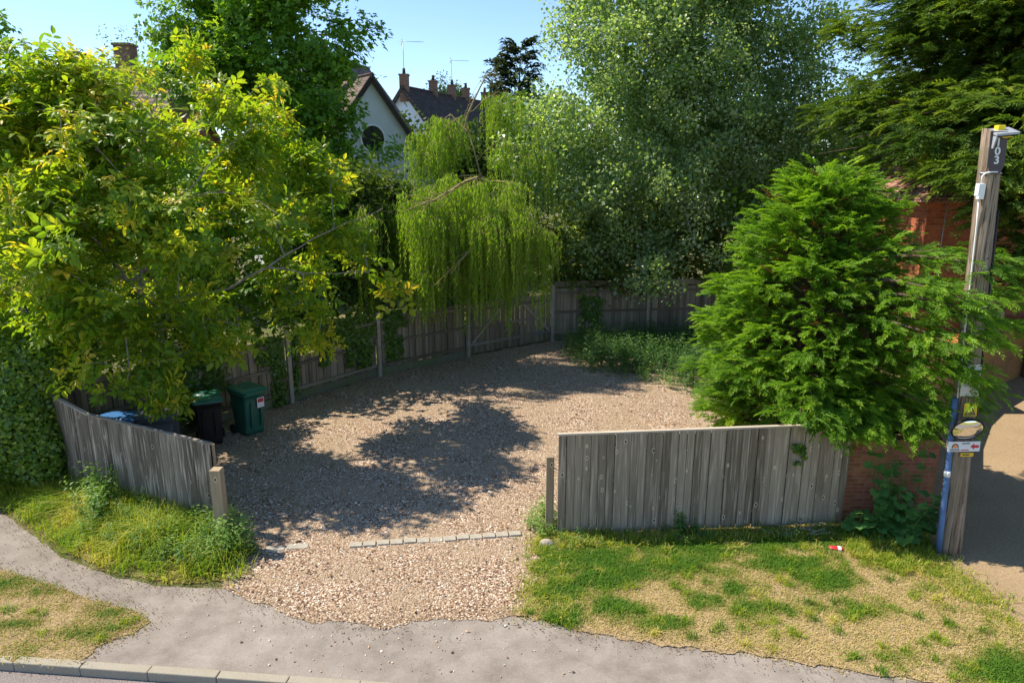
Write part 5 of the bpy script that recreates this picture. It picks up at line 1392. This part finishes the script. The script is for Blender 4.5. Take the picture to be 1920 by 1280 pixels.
# bright leylandii behind the wide panel
def rad_l(f, az):
    r = 2.6 * (1 - f) ** .5 * min(1, .42 + f * 2.1)
    return r * (1 + .10 * math.sin(3 * az + 1)) * (1.0 - .02 * math.cos(az + .5))
ly = (5.9, 13.35, 0)
ex = []
for (z, az, L, rs) in ((2.0, -.25, 3.1, .1), (1.9, -.4, 2.7, .15), (2.2, -.45, 2.9, .2), (2.2, -.9, 2.5, .2), (2.0, -1.2, 2.3, .3), (2.2, -1.5, 2.1, .25), (1.9, -.7, 2.6, .25)  ):
    ex.append(((ly[0], ly[1], z), az, L, rs))
for (u, v_, Y_) in ((1862, 505, 10.4), (1905, 492, 10.9), (1885, 610, 10.5), (1845, 640, 9.95), (1800, 560, 10.1), (1780, 645, 10.0), (1850, 735, 10.0), (1790, 700, 10.1), (1760, 770, 10.5), (1720, 805, 10.8), (1600, 815, 11.1), (1665, 825, 10.9), (1820, 690, 9.95), (1540, 790, 11.3), (1905, 560, 11.), (1830, 590, 10.0), (1500, 775, 10.95), (1545, 790, 10.85), (1580, 805, 10.8), (1620, 815, 10.8), (1560, 770, 11.0), (1600, 775, 11.0), (1640, 790, 10.9), (1525, 765, 11.1), (1690, 800, 10.8)):
    t_ = P(u, v_, Y_); az_ = math.atan2(t_.y - ly[1], t_.x - ly[0]); L_ = math.hypot(t_.y - ly[1], t_.x - ly[0]); ex.append(((ly[0], ly[1], t_.z - .12 * L_), az_, L_ * 1.02, .39))
for k in range(14):      # leaders that break the top outline
    ex.append(((ly[0] + rng.normal(0, .55), ly[1] + rng.normal(0, .4), 4.5 + rng.random() * 1.0), rng.random() * 6.3, rng.uniform(.4, .8), 1.3))
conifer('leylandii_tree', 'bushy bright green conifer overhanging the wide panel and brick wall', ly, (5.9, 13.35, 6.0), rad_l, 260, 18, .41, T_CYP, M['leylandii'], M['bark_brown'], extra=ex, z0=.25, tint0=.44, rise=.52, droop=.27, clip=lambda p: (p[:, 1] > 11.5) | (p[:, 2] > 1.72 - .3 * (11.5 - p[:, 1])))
# big dark cypress on the right
def rad_c(f, az):
    if f > .72: return 0.
    return 8.0 * (1 - f) ** .4 * min(1, .55 + f * 1.7) * (1 + .12 * math.sin(2 * az + .7) + .08 * math.sin(5 * az))
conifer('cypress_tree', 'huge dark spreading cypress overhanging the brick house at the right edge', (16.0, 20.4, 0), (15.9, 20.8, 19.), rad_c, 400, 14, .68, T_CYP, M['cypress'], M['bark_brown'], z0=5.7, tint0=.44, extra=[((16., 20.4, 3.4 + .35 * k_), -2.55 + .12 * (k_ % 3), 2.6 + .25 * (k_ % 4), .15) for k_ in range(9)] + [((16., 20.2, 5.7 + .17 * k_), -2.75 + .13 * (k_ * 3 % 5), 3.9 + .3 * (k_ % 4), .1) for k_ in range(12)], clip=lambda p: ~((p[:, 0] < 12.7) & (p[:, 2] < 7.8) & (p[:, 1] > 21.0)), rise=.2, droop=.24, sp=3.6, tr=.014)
# far dark fir between willow and poplar
def rad_f(f, az): return 2.6 * (1 - f) ** .8 + .3
fb = P(965, 300, 40.)
conifer('fir_tree', 'dark distant fir against the sky left of the poplar', (fb.x, 40., 0), (fb.x + .3, 40., P(985, 88, 40.).z), rad_f, 90, 7, .9, T_CYP_FAR, M['fir'], M['bark_brown'], z0=4, tint0=.45, rise=.25, droop=.2)
fb = P(940, 300, 41.)
conifer('fir_tree', 'second dark fir top with shorter blunt crown beside the willow tip', (fb.x, 41., 0), (fb.x, 41., P(942, 118, 41.).z), lambda f, az: 1.6 * (1 - f) ** .7 + .25, 50, 7, .8, T_CYP_FAR, M['fir'], M['bark_brown'], z0=5, tint0=.45, rise=.3, droop=.2)

def shrub(name, label, cat, base, lobes, mat, temps=T_SMALL, dens=6., per=22, clump=.34, size=1.35, bk='bark_brown', **kw):
    b = np.array(base, float); c = np.mean([np.array(P(*l[:3])) for l in lobes], axis=0)
    return make_tree(name, label, cat, [[b, b + (c - b) * .4, c]], lobes, dens, temps, per, clump, size, M[mat], M[bk], **kw)
shrub('garden_tree', 'dim olive bush between the walnut and the weeping willow', 'tree', gp(-4.9, 22.6), [(700, 372, 23., .9, .6), (765, 365, 23.6, .7, .6), (640, 355, 23, 1.0, .8), (760, 480, 23.4, 1.0, 1.0), (640, 440, 21.6, 1.0, 1.2), (680, 390, 22, 1.2, 1.0), (650, 430, 21.6, 1.1, 1.2), (700, 450, 21.8, .9, 1.2), (620, 520, 21., .9, .9), (690, 545, 21.2, .7, .6)], 'shrub', temps=T_MAPLE, per=22, dens=8, size=1.0, tint0=.4)
shrub('garden_tree', 'dark green bush behind the fence under the poplar', 'tree', gp(3.2, 27.4), [(1090, 500, 26.6, 1.6, 1.0), (1180, 510, 26.8, 1.8, 1.0), (1300, 480, 27, 2.0, 1.3), (1010, 470, 26.4, 1.2, 1.2), (960, 480, 26.4, 1.2, 1.2), (900, 500, 26.4, 1.3, 1.0), (1090, 420, 27.4, 1.6, 1.2), (1240, 430, 27.4, 1.6, 1.2)], 'shrub', temps=T_MAPLE, per=20, dens=6, clump=.4, size=1., tint0=.6)
shrub('garden_tree', 'leafy evergreen mass between the poplar and the bright conifer', 'tree', gp(9.5, 27.), [(1430, 440, 26, 1.8, 1.8), (1540, 420, 27.5, 1.6, 1.7), (1500, 320, 27.5, 1.4, 1.3), (1600, 340, 28, 1.2, 1.5), (1620, 250, 28.5, 1.1, 1.1)], 'maple', temps=T_MAPLE, per=16, size=1., dens=5, clump=.4, tint0=.4)
shrub('garden_tree', 'rough green trees at the left edge behind the walnut', 'tree', gp(-15.6, 22.), [(10, 320, 21, 1.4, 1.2), (-40, 230, 21.5, 1.4, 1.2), (30, 450, 20.5, 1.5, 1.5), (120, 420, 20.5, 1.6, 1.6), (-60, 420, 20, 1.5, 1.5)], 'willow', tint0=.4, dens=5.)
shrub('birch_tree', 'wispy small leaved tree top over the left chimneys', 'tree', gp(-17.0, 28.), [(200, 100, 27, .55, .5), (250, 85, 27, .6, .3), (170, 120, 27, .4, .3), (280, 75, 27, .35, .15), (225, 180, 27, 1.4, 1.2)], 'far_leaf', dens=6., per=4, clump=.25, size=1.3, bk='bark_pale', tint0=.7)
shrub('garden_tree', 'tree filling the gap below the sycamore behind the walnut crown', 'tree', gp(-10.5, 21), [(430, 330, 20.5, 1.8, 1.5), (330, 380, 20, 1.7, 1.5), (540, 430, 20.4, 1.5, 1.4), (250, 480, 19.5, 1.6, 1.5), (450, 520, 19.6, 1.4, 1.0)], 'maple', temps=T_MAPLE, per=14, size=1., dens=5, clump=.4, tint0=.35)
shrub('far_tree', 'round far tree at the right end of the terrace roof', 'tree', gp(P(838, 300, 75.).x, 75.), [(838, 172, 75, 1.5, 1.2), (822, 180, 75, 1.0, .9), (860, 180, 75, 1., .8), (850, 240, 75, 3.2, 2.6)], 'far_leaf', temps=T_FAR, dens=5, per=8, clump=.4, size=1., tint0=.3)
shrub('far_tree', 'leafy branch end hanging in from the left edge of the sky', 'tree', gp(P(-60, 300, 26.).x, 26.), [(-10, 60, 26, .55, .5), (10, 85, 26, .35, .25), (-60, 60, 26, 1.0, 1.0), (-60, 150, 26, 1.4, 1.4), (5, 45, 26, .3, .2)], 'maple', temps=T_MAPLE, dens=12, per=4, clump=.16, size=1.0, tint0=.3)
# distant hedge masses that close the view under the roofs
for (label, u0, u1, vv, YY) in (('long garden hedge far behind the white gable', 640, 900, 345, 40.), ('tall far hedge behind the poplar and conifers', 930, 1700, 300, 38.)):
    lb_ = [(u0 + (u1 - u0) * (k + .5) / 9, vv + rng.uniform(-15, 25), YY, 3.0, 2.8) for k in range(9)]
    b_ = P((u0 + u1) / 2, 310, YY)
    shrub('hedge', label, 'hedge', gp(b_.x, YY), lb_, 'far_leaf', temps=T_FAR, dens=1.2, per=9, clump=.6, size=1.2, tint0=.35)

for k_, (u_, v_, Y_) in enumerate(((60, 570, 17.6), (190, 565, 18.2), (310, 560, 18.9), (430, 550, 19.8), (530, 530, 20.9), (610, 515, 22.0), (735, 535, 23.8), (805, 530, 24.8), (120, 640, 16.6), (880, 520, 26.2))):
    c_ = P(u_, v_, Y_); lab_ = ['leafy bush outside the fence behind the ivy bush', 'dark bush outside the fence behind the bowed panel', 'dense bush outside the fence behind the blue and grey bins', 'rounded bush outside the fence behind the green bins', 'bush outside the fence behind the ivy column', 'bush outside the fence behind the wide ivy curtain', 'bush outside the fence at the left edge of the willow curtain', 'bush outside the fence behind the left leaf of the back gate', 'low bush between the walnut trunk and the ivy bush outside the fence', 'bush outside the fence behind the right leaf of the back gate'][k_]
    shrub('garden_bush', lab_, 'bush', gp(c_.x, Y_), [(u_, v_, Y_, 1.1, 1.0), (u_ - 40, v_ + 60, Y_ - .2, .8, .9), (u_ + 50, v_ + 50, Y_, .8, .9), (u_ + 10, v_ - 60, Y_ + .4, .8, .7)], 'maple' if k_ % 2 else 'shrub', temps=T_MAPLE, dens=7, per=11, size=.85, tint0=.4, minz=.5)
# ============================================================= ivy
iv_t = [tmpl([(*fan_leaf(3, .042, .1, .3), 0.)])]
def ivy_on(name, label, rects, n, a_idx=None, thick=.07, cat='ivy', leaf=1., tint0=.4):
    """rects: (a, b, s0, s1, z0, z1) patches on the fence between ground points a and b"""
    P_, D_, U_, = [], [], []
    tot = sum((q[3] - q[2]) * (q[5] - q[4]) for q in rects)
    base = None
    for a, b, s0, s1, z0, z1 in rects:
        d = (b - a).normalized(); nn = V((d.y, -d.x, 0)); k = int(n * (s1 - s0) * (z1 - z0) / tot)
        if base is None: base = a + d * (s0 + s1) / 2
        s = s0 + (s1 - s0) * (.5 + np.clip(rng.normal(0, .3, k), -.62, .62)); z = z1 - (z1 - z0) * rng.random(k) ** 1.25
        gap = fnoise(s, z, .35, 3) > .36
        s, z = s[gap], z[gap]; k = len(s)
        o = .03 + thick * rng.random(k) * (1.6 if True else 1)
        P_.append(np.stack([a.x + d.x * s + nn.x * o, a.y + d.y * s + nn.y * o, z], 1))
        U_.append(np.array(nn)[None] + rng.normal(0, .45, (k, 3)) + np.array([0, 0, .3])); D_.append(np.array([0, 0, -1.]) + rng.normal(0, .5, (k, 3)))
    p, u, dd = np.vstack(P_), np.vstack(U_), np.vstack(D_)
    v, t, a_ = instance(iv_t, p, frames_y(dd, u), leaf * rng.uniform(.7, 1.35, len(p)), tint0 + rng.normal(0, .16, len(p)))
    return tag(np_mesh(name, v, t, M['ivy'], None, (base.x, base.y, 0), tint=a_), label, cat)
A_ = FP
ivy_on('ivy', 'dark ivy clump on the fence right behind the two green lidded bins', [(A_[1], A_[2], .0, 1.3, .4, 1.9), (A_[1], A_[2], .2, .7, .2, 1.3)], 2600)
ivy_on('ivy', 'ivy column climbing the first clear fence post right of the bins', [(A_[1], A_[2], 2.65, 3.0, .0, 1.95), (A_[2], A_[3], .12, .3, .2, 1.95), (A_[1], A_[2], 2.3, 2.9, 1.2, 1.95)], 1900)
ivy_on('ivy', 'wide ivy curtain hanging over the middle of the left fence', [(A_[2], A_[3], .5, 2.75, 1.3, 2.05), (A_[2], A_[3], 1.0, 1.35, .8, 1.4), (A_[2], A_[3], 1.9, 2.2, .55, 1.4), (A_[2], A_[3], 2.35, 2.85, .45, 1.6)], 3300)
ivy_on('ivy', 'ivy patch on the fence just right of the tall bare post left of the willow', [(A_[3], A_[4], .3, .8, .45, 2.0), (A_[3], A_[4], .3, 1.0, 1.4, 2.0)], 1300)
ivy_on('ivy', 'thin dark creeper climbing the shaded far fence beside the nettles', [(A_[5], A_[6], 1.1, 1.75, .3, 1.65)], 1000)
ivy_on('ivy', 'tiny ivy tuft growing through the wide panel near its right end', [(RA, RB, 4.0, 4.22, 1.25, 1.62)], 110, thick=.05)
# ivy covered bush at the left end of the bowed panel
def leaf_mound(name, label, cat, lobes, n, mat, leaf, tint0, base, shell=.75):
    P_, N_ = [], []
    vol = [l[3] * l[4] for l in lobes]; tv = sum(vol)
    for lb, w_ in zip(lobes, vol):
        c = np.array([lb[0], lb[1], lb[2]]); k = int(n * w_ / tv); d = unit(rng.normal(size=(k, 3)))
        r = (shell + (1 - shell) * rng.random((k, 1))) * (1 + .25 * (fnoise(d[:, 0] * 2 + c[0], d[:, 2] * 2 + d[:, 1], .7, 2)[:, None] - .5))
        P_.append(c + d * r * np.array([lb[3], lb[3], lb[4]])); N_.append(d)
    p, nn = np.vstack(P_), np.vstack(N_); m_ = p[:, 2] > .02; p, nn = p[m_], nn[m_]
    dd = np.array([0, 0, -.9]) + rng.normal(0, .6, (len(p), 3)); u = nn + np.array([0, 0, .35]) + rng.normal(0, .4, (len(p), 3))
    v, t, a_ = instance(iv_t, p, frames_y(dd, u), leaf * rng.uniform(.7, 1.35, len(p)), tint0 + rng.normal(0, .17, len(p)))
    return tag(np_mesh(name, v, t, M[mat], None, base, tint=a_), label, cat)
leaf_mound('ivy_bush', 'ivy covered bush swallowing the left end of the bowed panel', 'bush', [(-9.75, 12.95, 1.2, .75, 1.3), (-9.5, 13.25, 2.3, .7, .8), (-10.3, 13.4, 1.6, .9, 1.6), (-9.35, 12.85, .7, .5, .8), (-10.6, 12.6, .8, .8, 1.0), (-10.2, 13.3, 2.9, .8, .6)], 34000, 'ivy', .9, .62, (-9.75, 12.95, 0))

# ============================================================= nettles, weeds and tall grass
def weed_t(r, h=1., n=7, L=.09, W=.55):
    out = []
    lx, ly_ = r.uniform(-.12, .12), r.uniform(-.12, .12)
    st = [np.array([lx * f * f, ly_ * f * f, h * f]) for f in (0, .35, .7, 1.)]
    for a, b in zip(st[:-1], st[1:]): v, t = leaf2(a, b - a, (.3, 1, .1), np.linalg.norm(b - a), .012, 0); out.append((v, t, .1))
    for k in range(n):
        f = .25 + .75 * k / n; c = np.array([lx * f * f, ly_ * f * f, h * f])
        for q in (0, math.pi):
            az = k * math.pi / 2 + q + r.uniform(-.3, .3); d = np.array([math.cos(az), math.sin(az), r.uniform(-.5, .3)]); l = L * (1.25 - .75 * f) * r.uniform(.8, 1.2)
            v, t = leaf2(c + d * .02, d, (r.uniform(-.3, .3), r.uniform(-.3, .3), 1), l, l * W, .2); out.append((v, t, .25 * f - .1 + r.uniform(-.06, .06)))
    return tmpl(out)
T_NET = [weed_t(R_, 1., 8, .15, .55) for _ in range(6)]
T_WEED = [weed_t(R_, .5, 6, .11, .45) for _ in range(5)]
def weeds(name, label, poly, n, hmin, hmax, temps=T_NET, mat='nettle', tint0=.42, kind=None, cat='weeds', dens=None):
    p = scatter_in(poly, n) 
    if dens is not None: p = p[rng.random(len(p)) < dens(p[:, 0], p[:, 1])]
    n = len(p); s = rng.uniform(hmin, hmax, n) * (.7 + .6 * fnoise(p[:, 0], p[:, 1], .8, 4)); q = np.zeros((n, 3)); q[:, :2] = p
    v, t, a_ = instance(temps, q, frames_z(np.array([0, 0, 1.]) + rng.normal(0, .14, (n, 3))), s, tint0 + rng.normal(0, .13, n))
    c = q.mean(0); return tag(np_mesh(name, v, t, M[mat], None, (c[0], c[1], 0), tint=a_), label, cat, kind=kind)
net_poly = [V(p) for p in [(2.1, 24.2, 0), (1.7, 23.2, 0), (2.3, 22.2, 0), (2.6, 21.3, 0), (3.4, 20.7, 0), (4.2, 20.2, 0), (5.0, 19.4, 0), (5.4, 18.4, 0), (6.2, 17.6, 0), (7.6, 18, 0), (8.3, 21, 0), (8.2, 25.2, 0), (5, 24.9, 0), (3, 24.7, 0)]]
weeds('nettle_bed', 'dark shaded nettle bed in front of the far fence', net_poly, 1700, .5, 1.0, kind='stuff', tint0=.28, cat='nettles')
weeds('nettle_edge', 'sparser lighter weeds along the gravel edge of the nettle bed', [V(p) for p in [(1.6, 22.6, 0), (2.2, 20.8, 0), (4.0, 19.6, 0), (4.9, 18.4, 0), (5.3, 17.2, 0), (6.4, 16.4, 0), (6.6, 17.8, 0), (5.2, 19.6, 0), (3.2, 21.3, 0), (2.2, 23, 0)]], 380, .25, .5, kind='stuff', tint0=.55, cat='nettles')
weeds('weed_patch', 'bright low weeds at the foot of the conifer behind the wide panel', [V(p) for p in [(3.4, 14.4, 0), (4.4, 13.6, 0), (5.0, 14.6, 0), (4.3, 15.6, 0)]], 90, .3, .6, T_WEED, tint0=.7, cat='weeds')
yard_l = [V(p) for p in [(-5.0, 11.4, 0), (-7.6, 12.7, 0), (-8.6, 13.6, 0), (-7.0, 15.8, 0), (-5.4, 17.4, 0), (-4.2, 16.4, 0), (-3.6, 13.6, 0), (-3.8, 11.4, 0)]]
weeds('yard_weeds', 'thin scatter of small weeds in the shaded gravel by the bowed panel', yard_l, 520, .10, .26, T_WEED, kind='stuff', tint0=.55, dens=lambda x, y: np.clip((fnoise(x, y, .9, 6) - .42) * 5, .02, 1))
weeds('yard_weeds', 'thin strip of weeds along the foot of the mossy left fence', [V(p) for p in [(-6.0, 17.7, 0), (-4.2, 20.1, 0), (-1.6, 22.4, 0), (1.6, 24.6, 0), (1.9, 23.9, 0), (-1.2, 22.0, 0), (-3.8, 19.8, 0), (-5.6, 17.4, 0)]], 260, .08, .22, T_WEED, kind='stuff', tint0=.4, dens=lambda x, y: np.clip((fnoise(x, y, .9, 6) - .42) * 5, .02, 1))
weeds('weed_clump', 'leafy weed clump at the foot of the slim gate post', [G(*p) for p in [(985, 985), (1010, 955), (1045, 965), (1050, 1010), (1010, 1010)]], 60, .45, .95, T_WEED, tint0=.72, cat='weeds')
weeds('weed_clump', 'leafy nettle clump in front of the thick gate post', [G(*p) for p in [(380, 1050), (400, 1000), (440, 1010), (470, 1040), (440, 1060)]], 70, .4, .75, T_NET, tint0=.6, cat='weeds')
weeds('weed_clump', 'dark weed clump in the shade at the right foot of the thick gate post', [G(*p) for p in [(440, 1035), (475, 1020), (490, 1040), (455, 1055)]], 40, .25, .5, T_WEED, tint0=.4, cat='weeds')
for (u, v_, h_, lab) in ((700, 0, 0, ''),): pass
fr_poly = [RA + rn * .06, RB + rn * .06, RB + rn * .5, RA + rn * .55]
weeds('panel_weeds', 'ragged shaded weeds along the foot of the wide panel', fr_poly, 150, .3, .75, T_WEED, kind='stuff', tint0=.4, dens=lambda x, y: np.clip((fnoise(x, y, .7, 8) - .38) * 4, .05, 1))
g = blades('panel_grass', scatter_in(fr_poly, 2600), .15, .012, M['tall_grass'], lean=1., tint=rng.uniform(.2, .95, 2600)); tag(g, 'long grass in the shadow at the foot of the wide panel', 'grass', kind='stuff')
for (u, v_, h_, lab) in ((1430, 985, .62, 'single tall thistle standing against the right half of the wide panel'), (1275, 1000, .5, 'lower thistle standing against the middle of the wide panel')):
    c = G(u, v_); q = np.array([[c.x, c.y, 0]] * 5) + rng.normal(0, .05, (5, 3)) * [1, 1, 0]
    v, t, a_ = instance([weed_t(R_, 1., 11, .34, .3) for _ in range(3)], q, frames_z(np.array([0, 0, 1.]) + rng.normal(0, .1, (5, 3))), h_ * rng.uniform(.7, 1.1, 5), np.full(5, .42))
    tag(np_mesh('thistle', v, t, M['nettle'], None, (c.x, c.y, 0), tint=a_), lab, 'weed')
# tall grass bank below the bowed panel
gp_ = scatter_in(bank_poly, 24000); gp_ = gp_ + rng.normal(0, .06, gp_.shape)
edge = fnoise(gp_[:, 0], gp_[:, 1], .5, 3)
gp_ = gp_[rng.random(len(gp_)) < np.clip(edge * 2.2 - .35, .1, 1)]
tn = np.clip(.1 + fnoise(gp_[:, 0], gp_[:, 1], .45, 9) * 1.0, 0, 1)
dpath = np.min([np.hypot(gp_[:, 0] - G(*p).x, gp_[:, 1] - G(*p).y) for p in [(0, 950), (30, 968), (60, 990), (85, 1010), (110, 1035), (155, 1055), (200, 1072), (250, 1082), (300, 1094), (365, 1100), (430, 1102)]], axis=0)
g = blades('tall_grass', gp_, (.10 + .9 * np.clip(dpath / .9, 0, 1)) * (.26 + .34 * fnoise(gp_[:, 0], gp_[:, 1], .6, 5)) + .04, .013, M['tall_grass'], lean=1.15, tint=tn, curl=.6); tag(g, 'tall lush grass and seed heads banked below the bowed panel', 'grass', kind='stuff')
weeds('bank_weeds', 'leafy weeds mixed through the tall grass below the bowed panel', [G(*p) for p in [(150, 1010), (160, 930), (390, 990), (420, 1070), (300, 1070)]], 240, .3, .62, T_NET, kind='stuff', tint0=.6)
weeds('bank_weeds', 'bushy green weed against the middle of the bowed panel', [G(*p) for p in [(165, 985), (175, 940), (215, 960), (200, 1000)]], 45, .7, 1.05, T_NET, tint0=.68)
# rough grass at the wall and the pole
wg = [G(*p) for p in [(1560, 1000), (1600, 985), (1740, 1000), (1755, 1060), (1690, 1085), (1600, 1050)]]
g = blades('rough_grass', scatter_in(wg, 3000), .16, .011, M['tall_grass'], lean=1.1, tint=rng.uniform(.2, 1., 3000)); tag(g, 'rough grass at the foot of the brick wall beside the pole', 'grass', kind='stuff')
mg_ = scatter_in([G(*p) for p in [(990, 1095), (1000, 1010), (1020, 990), (1080, 1010), (1080, 1140), (985, 1150)]], 3600) + rng.normal(0, .14, (3600, 2)); mg_ = mg_[fnoise(mg_[:, 0], mg_[:, 1], .25, 5) > .42]
g = blades('mouth_grass', mg_, .10, .010, M['tall_grass'], lean=1.2, tint=rng.uniform(.3, .95, len(mg_))); tag(g, 'dry grass where the gravel meets the verge', 'grass', kind='stuff')
e_ = [G(*p) for p in [(1745, 1040), (1760, 1075), (1830, 1120), (1920, 1172), (2010, 1200)]]; ep = []
for a_, b_ in zip(e_[:-1], e_[1:]):
    f_ = rng.random((900, 1)); ep.append(np.array([a_.x, a_.y]) * (1 - f_) + np.array([b_.x, b_.y]) * f_ + rng.normal(0, .22, (900, 2)))
ep = np.vstack(ep); ep = ep[rng.random(len(ep)) < np.clip((fnoise(ep[:, 0], ep[:, 1], .4, 3) - .35) * 5, 0, 1)]
g = blades('lane_edge_grass', ep, .09, .010, M['tall_grass'], lean=1.2, tint=rng.uniform(.2, 1., len(ep))); tag(g, 'ragged grass where the verge meets the lane', 'grass', kind='stuff')
# mallow by the wall
c = G(1690, 1010); mr = thing('mallow_plant', 'big leaved mallow plant growing against the brick wall', 'plant', (c.x, c.y, 0))
ml = [tmpl([(*fan_leaf(5, .145, .22, .22), R_.uniform(-.1, .1))]) for _ in range(4)]
S0, S1, lp, ld, lu, ls = [], [], [], [], [], []
for k in range(22):
    bx = c.x + rng.normal(0, .3); by = c.y + rng.normal(0, .09) + .05; hh = rng.uniform(.5, 1.1) if k > 4 else rng.uniform(1.2, 1.6)
    dx_ = rng.normal(0, .28) - (.28 if k <= 3 else -.04); dy_ = rng.normal(-.08, .12); pr_2 = np.array([bx, by, 0])
    for s in range(1, 8):
        f = s / 7; q = np.array([bx + dx_ * f, by + dy_ * f, hh * f]); S0.append(pr_2); S1.append(q); pr_2 = q
        for j in range(2 if f > .3 else 1):
            az = rng.random() * 6.283; dd = np.array([math.cos(az), math.sin(az) - .35, .1]); st = rng.uniform(.06, .18) * (1.1 - .6 * f)
            e = q + dd * st; S0.append(q); S1.append(e); lp.append(e); ld.append(dd + [0, 0, -.35]); lu.append([dd[0] * .4, dd[1] * .4 - .3, 1.]); ls.append(rng.uniform(.6, 1.15) * (1.1 - .5 * f))
v, t = tubes_np(np.array(S0), np.array(S1), np.full(len(S0), .008), np.full(len(S0), .006), 5); np_mesh('stems', v, t, M['nettle'], mr, tint=np.full(len(t), .6))
lp = np.array(lp); ok = lp[:, 2] > .06; v, t, a_ = instance(ml, lp[ok], frames_y(np.array(ld)[ok], np.array(lu)[ok] + rng.normal(0, .25, (ok.sum(), 3))), np.array(ls)[ok], .45 + rng.normal(0, .15, ok.sum())); np_mesh('leaves', v, t, M['mallow'], mr, tint=a_)
# fallen twigs by the right end of the panel
tw = thing('twig_heap', 'heap of dead twigs under the right end of the wide panel', 'twigs', tuple(G(1500, 1000)))
S0, S1 = [], []
for k in range(40):
    a = np.array(G(rng.uniform(1430, 1560), rng.uniform(990, 1010))); az = rng.normal(0, .6) + (math.pi if rng.random() < .5 else 0); S0.append(a + [0, 0, rng.uniform(.03, .12)]); S1.append(a + [math.cos(az) * .3, math.sin(az) * .2, rng.uniform(.03, .2)])
v, t = tubes_np(np.array(S0), np.array(S1), np.full(len(S0), .007), np.full(len(S0), .004), 4); np_mesh('twigs', v, t, M['bark_pale'], tw)

# ============================================================= camera, sun, sky
cam = bpy.data.cameras.new('camera'); co = bpy.data.objects.new('camera', cam); COL.objects.link(co)
cam.sensor_width = 36; cam.lens = FPX / 1920 * 36; cam.clip_start = .1; cam.clip_end = 2000
co.location = (0, 0, CAMH); co.rotation_euler = (math.pi / 2 - TH, 0, 0); scene.camera = co
sl_ = bpy.data.lights.new('sun', 'SUN'); so = bpy.data.objects.new('sun', sl_); COL.objects.link(so)
sl_.energy = 5.0; sl_.angle = math.radians(.53); sl_.color = (1., .91, .77)
tos = Vector((SUN[0] * math.cos(ELEV), SUN[1] * math.cos(ELEV), math.sin(ELEV)))
so.rotation_euler = tos.to_track_quat('Z', 'Y').to_euler(); so.location = (-20, 10, 30)
w = bpy.data.worlds.new('World'); scene.world = w; w.use_nodes = True; nt = w.node_tree
bgn = nt.nodes['Background']; sk = nt.nodes.new('ShaderNodeTexSky'); sk.sky_type = 'NISHITA'; sk.sun_disc = False
sk.sun_elevation = ELEV; sk.sun_rotation = math.atan2(SUN[0], SUN[1]) % (2 * math.pi); sk.air_density = .9; sk.altitude = 600; sk.dust_density = .1; sk.ozone_density = 4.
nt.links.new(sk.outputs[0], bgn.inputs[0]); bgn.inputs[1].default_value = .145
scene.view_settings.view_transform = 'Standard'; scene.view_settings.look = 'None'; scene.view_settings.exposure = .7; scene.view_settings.gamma = 1.
scene.cycles.max_bounces = 6; scene.cycles.diffuse_bounces = 3; scene.cycles.transmission_bounces = 4; scene.cycles.transparent_max_bounces = 4
